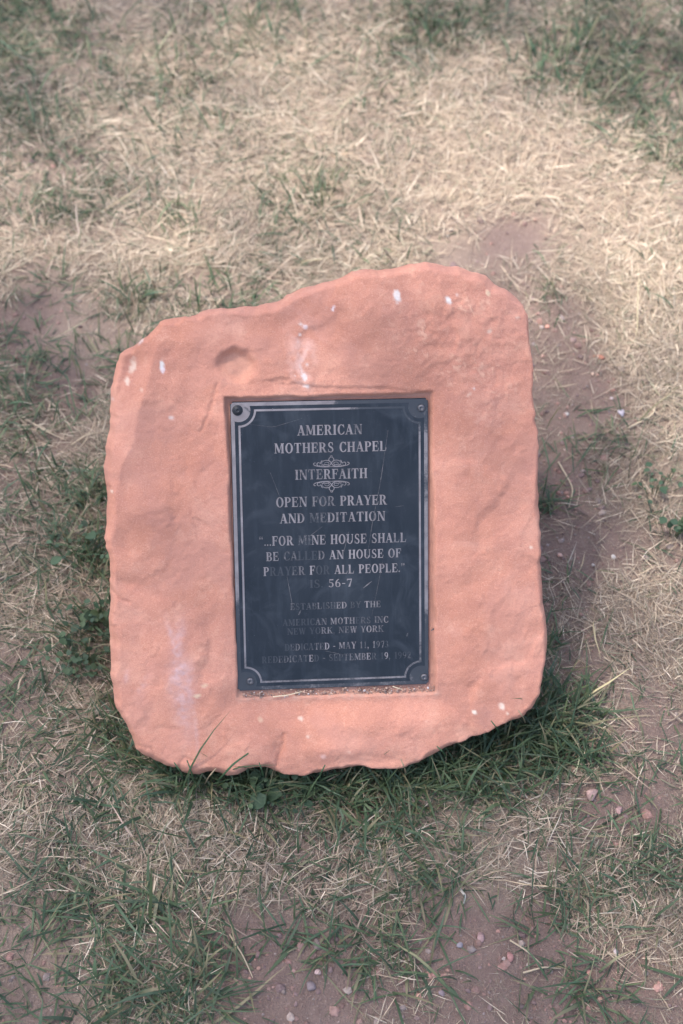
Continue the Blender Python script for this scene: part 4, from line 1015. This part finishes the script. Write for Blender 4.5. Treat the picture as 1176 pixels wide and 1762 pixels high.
# long blade that crosses the stone's lower edge
q0 = px2ground(372, 1347)[0]; tip = c2w(P0C + np.concatenate([px2face(428, 1297, .03)[0]])[0] * E1 + px2face(428, 1297, .03)[0][1] * E2 + .03 * EN)
def fp(x, y, w): return fpath([(x, y)], w)[0]
stem_obj([(q0[0], q0[1], 0), fp(384, 1334, .022), fp(402, 1314, .030), fp(428, 1296, .024)], .0034, (.060, .12, .055), 'single green blade leaning over the lower edge of the boulder', 'grass blade', 'grass_blade', M_GREEN)
for k_, (a, b) in enumerate([((318, 1338), (300, 1312)), ((335, 1342), (322, 1308)), ((352, 1345), (372, 1322)), ((455, 1335), (446, 1312)), ((548, 1338), (560, 1316)), ((700, 1330), (690, 1306)), ((770, 1300), (752, 1284)), ((860, 1258), (845, 1240)), ((905, 1240), (892, 1222))]):
    g_ = px2ground(a[0], a[1] + 6)[0]
    stem_obj([(g_[0], g_[1], 0), fp(a[0] * .6 + b[0] * .4, a[1] * .6 + b[1] * .4, .018), fp(b[0], b[1], .016)], .0024, [(.06, .12, .055), (.30, .23, .14)][k_ % 3 == 2],
        ['short green blade lapping the boulder foot near its lower left corner', 'second green blade lapping the boulder foot right of the corner one', 'dry blade resting on the boulder foot beside two green ones', 'green blade against the boulder foot below the plaque left corner',
         'green blade against the boulder foot below the plaque middle', 'dry blade against the boulder foot below the plaque right corner', 'green blade under the sloping lower right edge', 'green blade touching the boulder right of the sloping edge middle', 'dry blade touching the lower right corner of the boulder'][k_],
        'grass blade', 'grass_blade', M_GREEN if k_ % 3 != 2 else M_STRAW)['group'] = 'blades lapping the foot of the boulder'

# ------------------------------------------------------------------ unseen tree added beyond the frame, crown shaped to shade the ground
# crown density is set where each leaf's shadow lands on the ground
def shade_at(x, y):
    P = np.stack([x, y, np.zeros_like(x)], -1); px, py, zz = w2px(P)
    g = lambda cx, cy, rx, ry: np.exp(-((px - cx) / rx) ** 2 - ((py - cy) / ry) ** 2)
    t = 1.25 * sstep(480, 880, py) + 1.0 * sstep(1250, 1600, py) + .38 - .35 * sstep(1050, 1150, px) * sstep(650, 850, py)
    t = t + .3 * sstep(330, 60, px) * sstep(420, 620, py)
    t = t - .75 * g(1170, 790, 100, 110) - .35 * g(1080, 430, 300, 160) - .25 * g(880, 260, 420, 200) - .35 * g(220, 430, 160, 50) - .3 * g(430, 40, 120, 60)
    t = t + .9 * g(10, 100, 150, 150) + .7 * g(1176, 80, 180, 140) + 1.0 * g(250, -10, 300, 60) + .7 * g(900, -10, 400, 60) + .5 * g(60, 560, 140, 130) - .1 * g(650, 700, 300, 260) + .5 * g(960, 900, 110, 200)
    t = t + .25 * fbm(x, y, .35, 211, 2)
    far = np.clip(sstep(3.2, 4.5, y) + sstep(1.3, 2.2, np.abs(x)), 0, 1)
    return np.clip(t * (1 - far) + .9 * far, 0, 2.6)
rt = np.random.default_rng(77)
N = 100000
gx_, gy_ = rt.uniform(-2.3, 2.3, N), rt.uniform(-.3, 5.2, N)
hz_ = rt.uniform(8.0, 11.5, N)
area = 4.6 * 5.5; la = .00066
k = rt.uniform(0, 1, N) < shade_at(gx_, gy_) * area / (N * la)
#print('leaf keep max', float(shade_at(gx_, gy_).max() * area / (N * la)))
gx_, gy_, hz_ = gx_[k], gy_[k], hz_[k]
LP = np.stack([gx_, gy_, np.zeros_like(gx_)], -1) + SUN_DIR * (hz_ / SUN_DIR[2])[:, None]
n = len(LP); TR = np.array([LP[:, 0].mean(), LP[:, 1].mean() + 1.2, 0.0])
a1 = rt.normal(0, 1, (n, 3)); a1 /= np.linalg.norm(a1, axis=1)[:, None]; a2 = np.cross(a1, rt.normal(0, 1, (n, 3))); a2 /= np.linalg.norm(a2, axis=1)[:, None]
lw = rt.uniform(.016, .028, n)[:, None]; ll = lw * 1.35
Vl = np.stack([LP - a1 * ll, LP + a2 * lw, LP + a1 * ll, LP - a2 * lw], 1).reshape(-1, 3) - TR
tree = link('added_shade_tree', None, label='unseen broad-leaved tree added to shade the lawn, its crown shaped to set the light', cat='tree', loc=tuple(TR))
link('crown', mesh_np('crown', Vl, np.arange(n * 4).reshape(-1, 4), False), M_TLEAF, tree, kind='stuff')
def limb(P, r0, r1, name):
    P = np.array(P, float); vs = []; fs = []; m = len(P)
    for i in range(m):
        d = P[min(i + 1, m - 1)] - P[max(i - 1, 0)]; d /= np.linalg.norm(d); a = np.cross(d, (.3, 1, .1)); a /= np.linalg.norm(a); b = np.cross(a, d)
        rr = r0 + (r1 - r0) * i / (m - 1)
        for q in range(10): t = 2 * math.pi * q / 10; vs.append(P[i] + rr * (1 + .08 * math.sin(3 * t + i)) * (a * math.cos(t) + b * math.sin(t)))
    for i in range(m - 1):
        for q in range(10): fs.append((i * 10 + q, i * 10 + (q + 1) % 10, i * 10 + 10 + (q + 1) % 10, i * 10 + 10 + q))
    link(name, mesh_np(name, np.array(vs), np.array(fs), True), M_BARK, tree)
limb([(0, 0, -.1), (.05, .02, 1), (-.03, .05, 3), (.06, 0, 5.5), (0, -.1, 8)], .28, .12, 'trunk')
for kk, (dx, dy, z1, z2) in enumerate([(1.6, -1.4, 5.5, 9), (-1.5, -.8, 5, 9.2), (.8, 1.0, 6, 9.8), (-.6, -2.4, 6.5, 9.5), (.2, -.6, 7.5, 10.8)]):
    limb([(0, 0, z1), (dx * .4, dy * .4, z1 + .9), (dx * .8, dy * .75, (z1 + z2) / 2 + .6), (dx, dy, z2)], .10, .02, 'limb')
print('quads straw', N_STRAW, 'green', N_GREEN, 'grit tris', N_GRIT, 'leaves', n, 'cam h', CAMH)
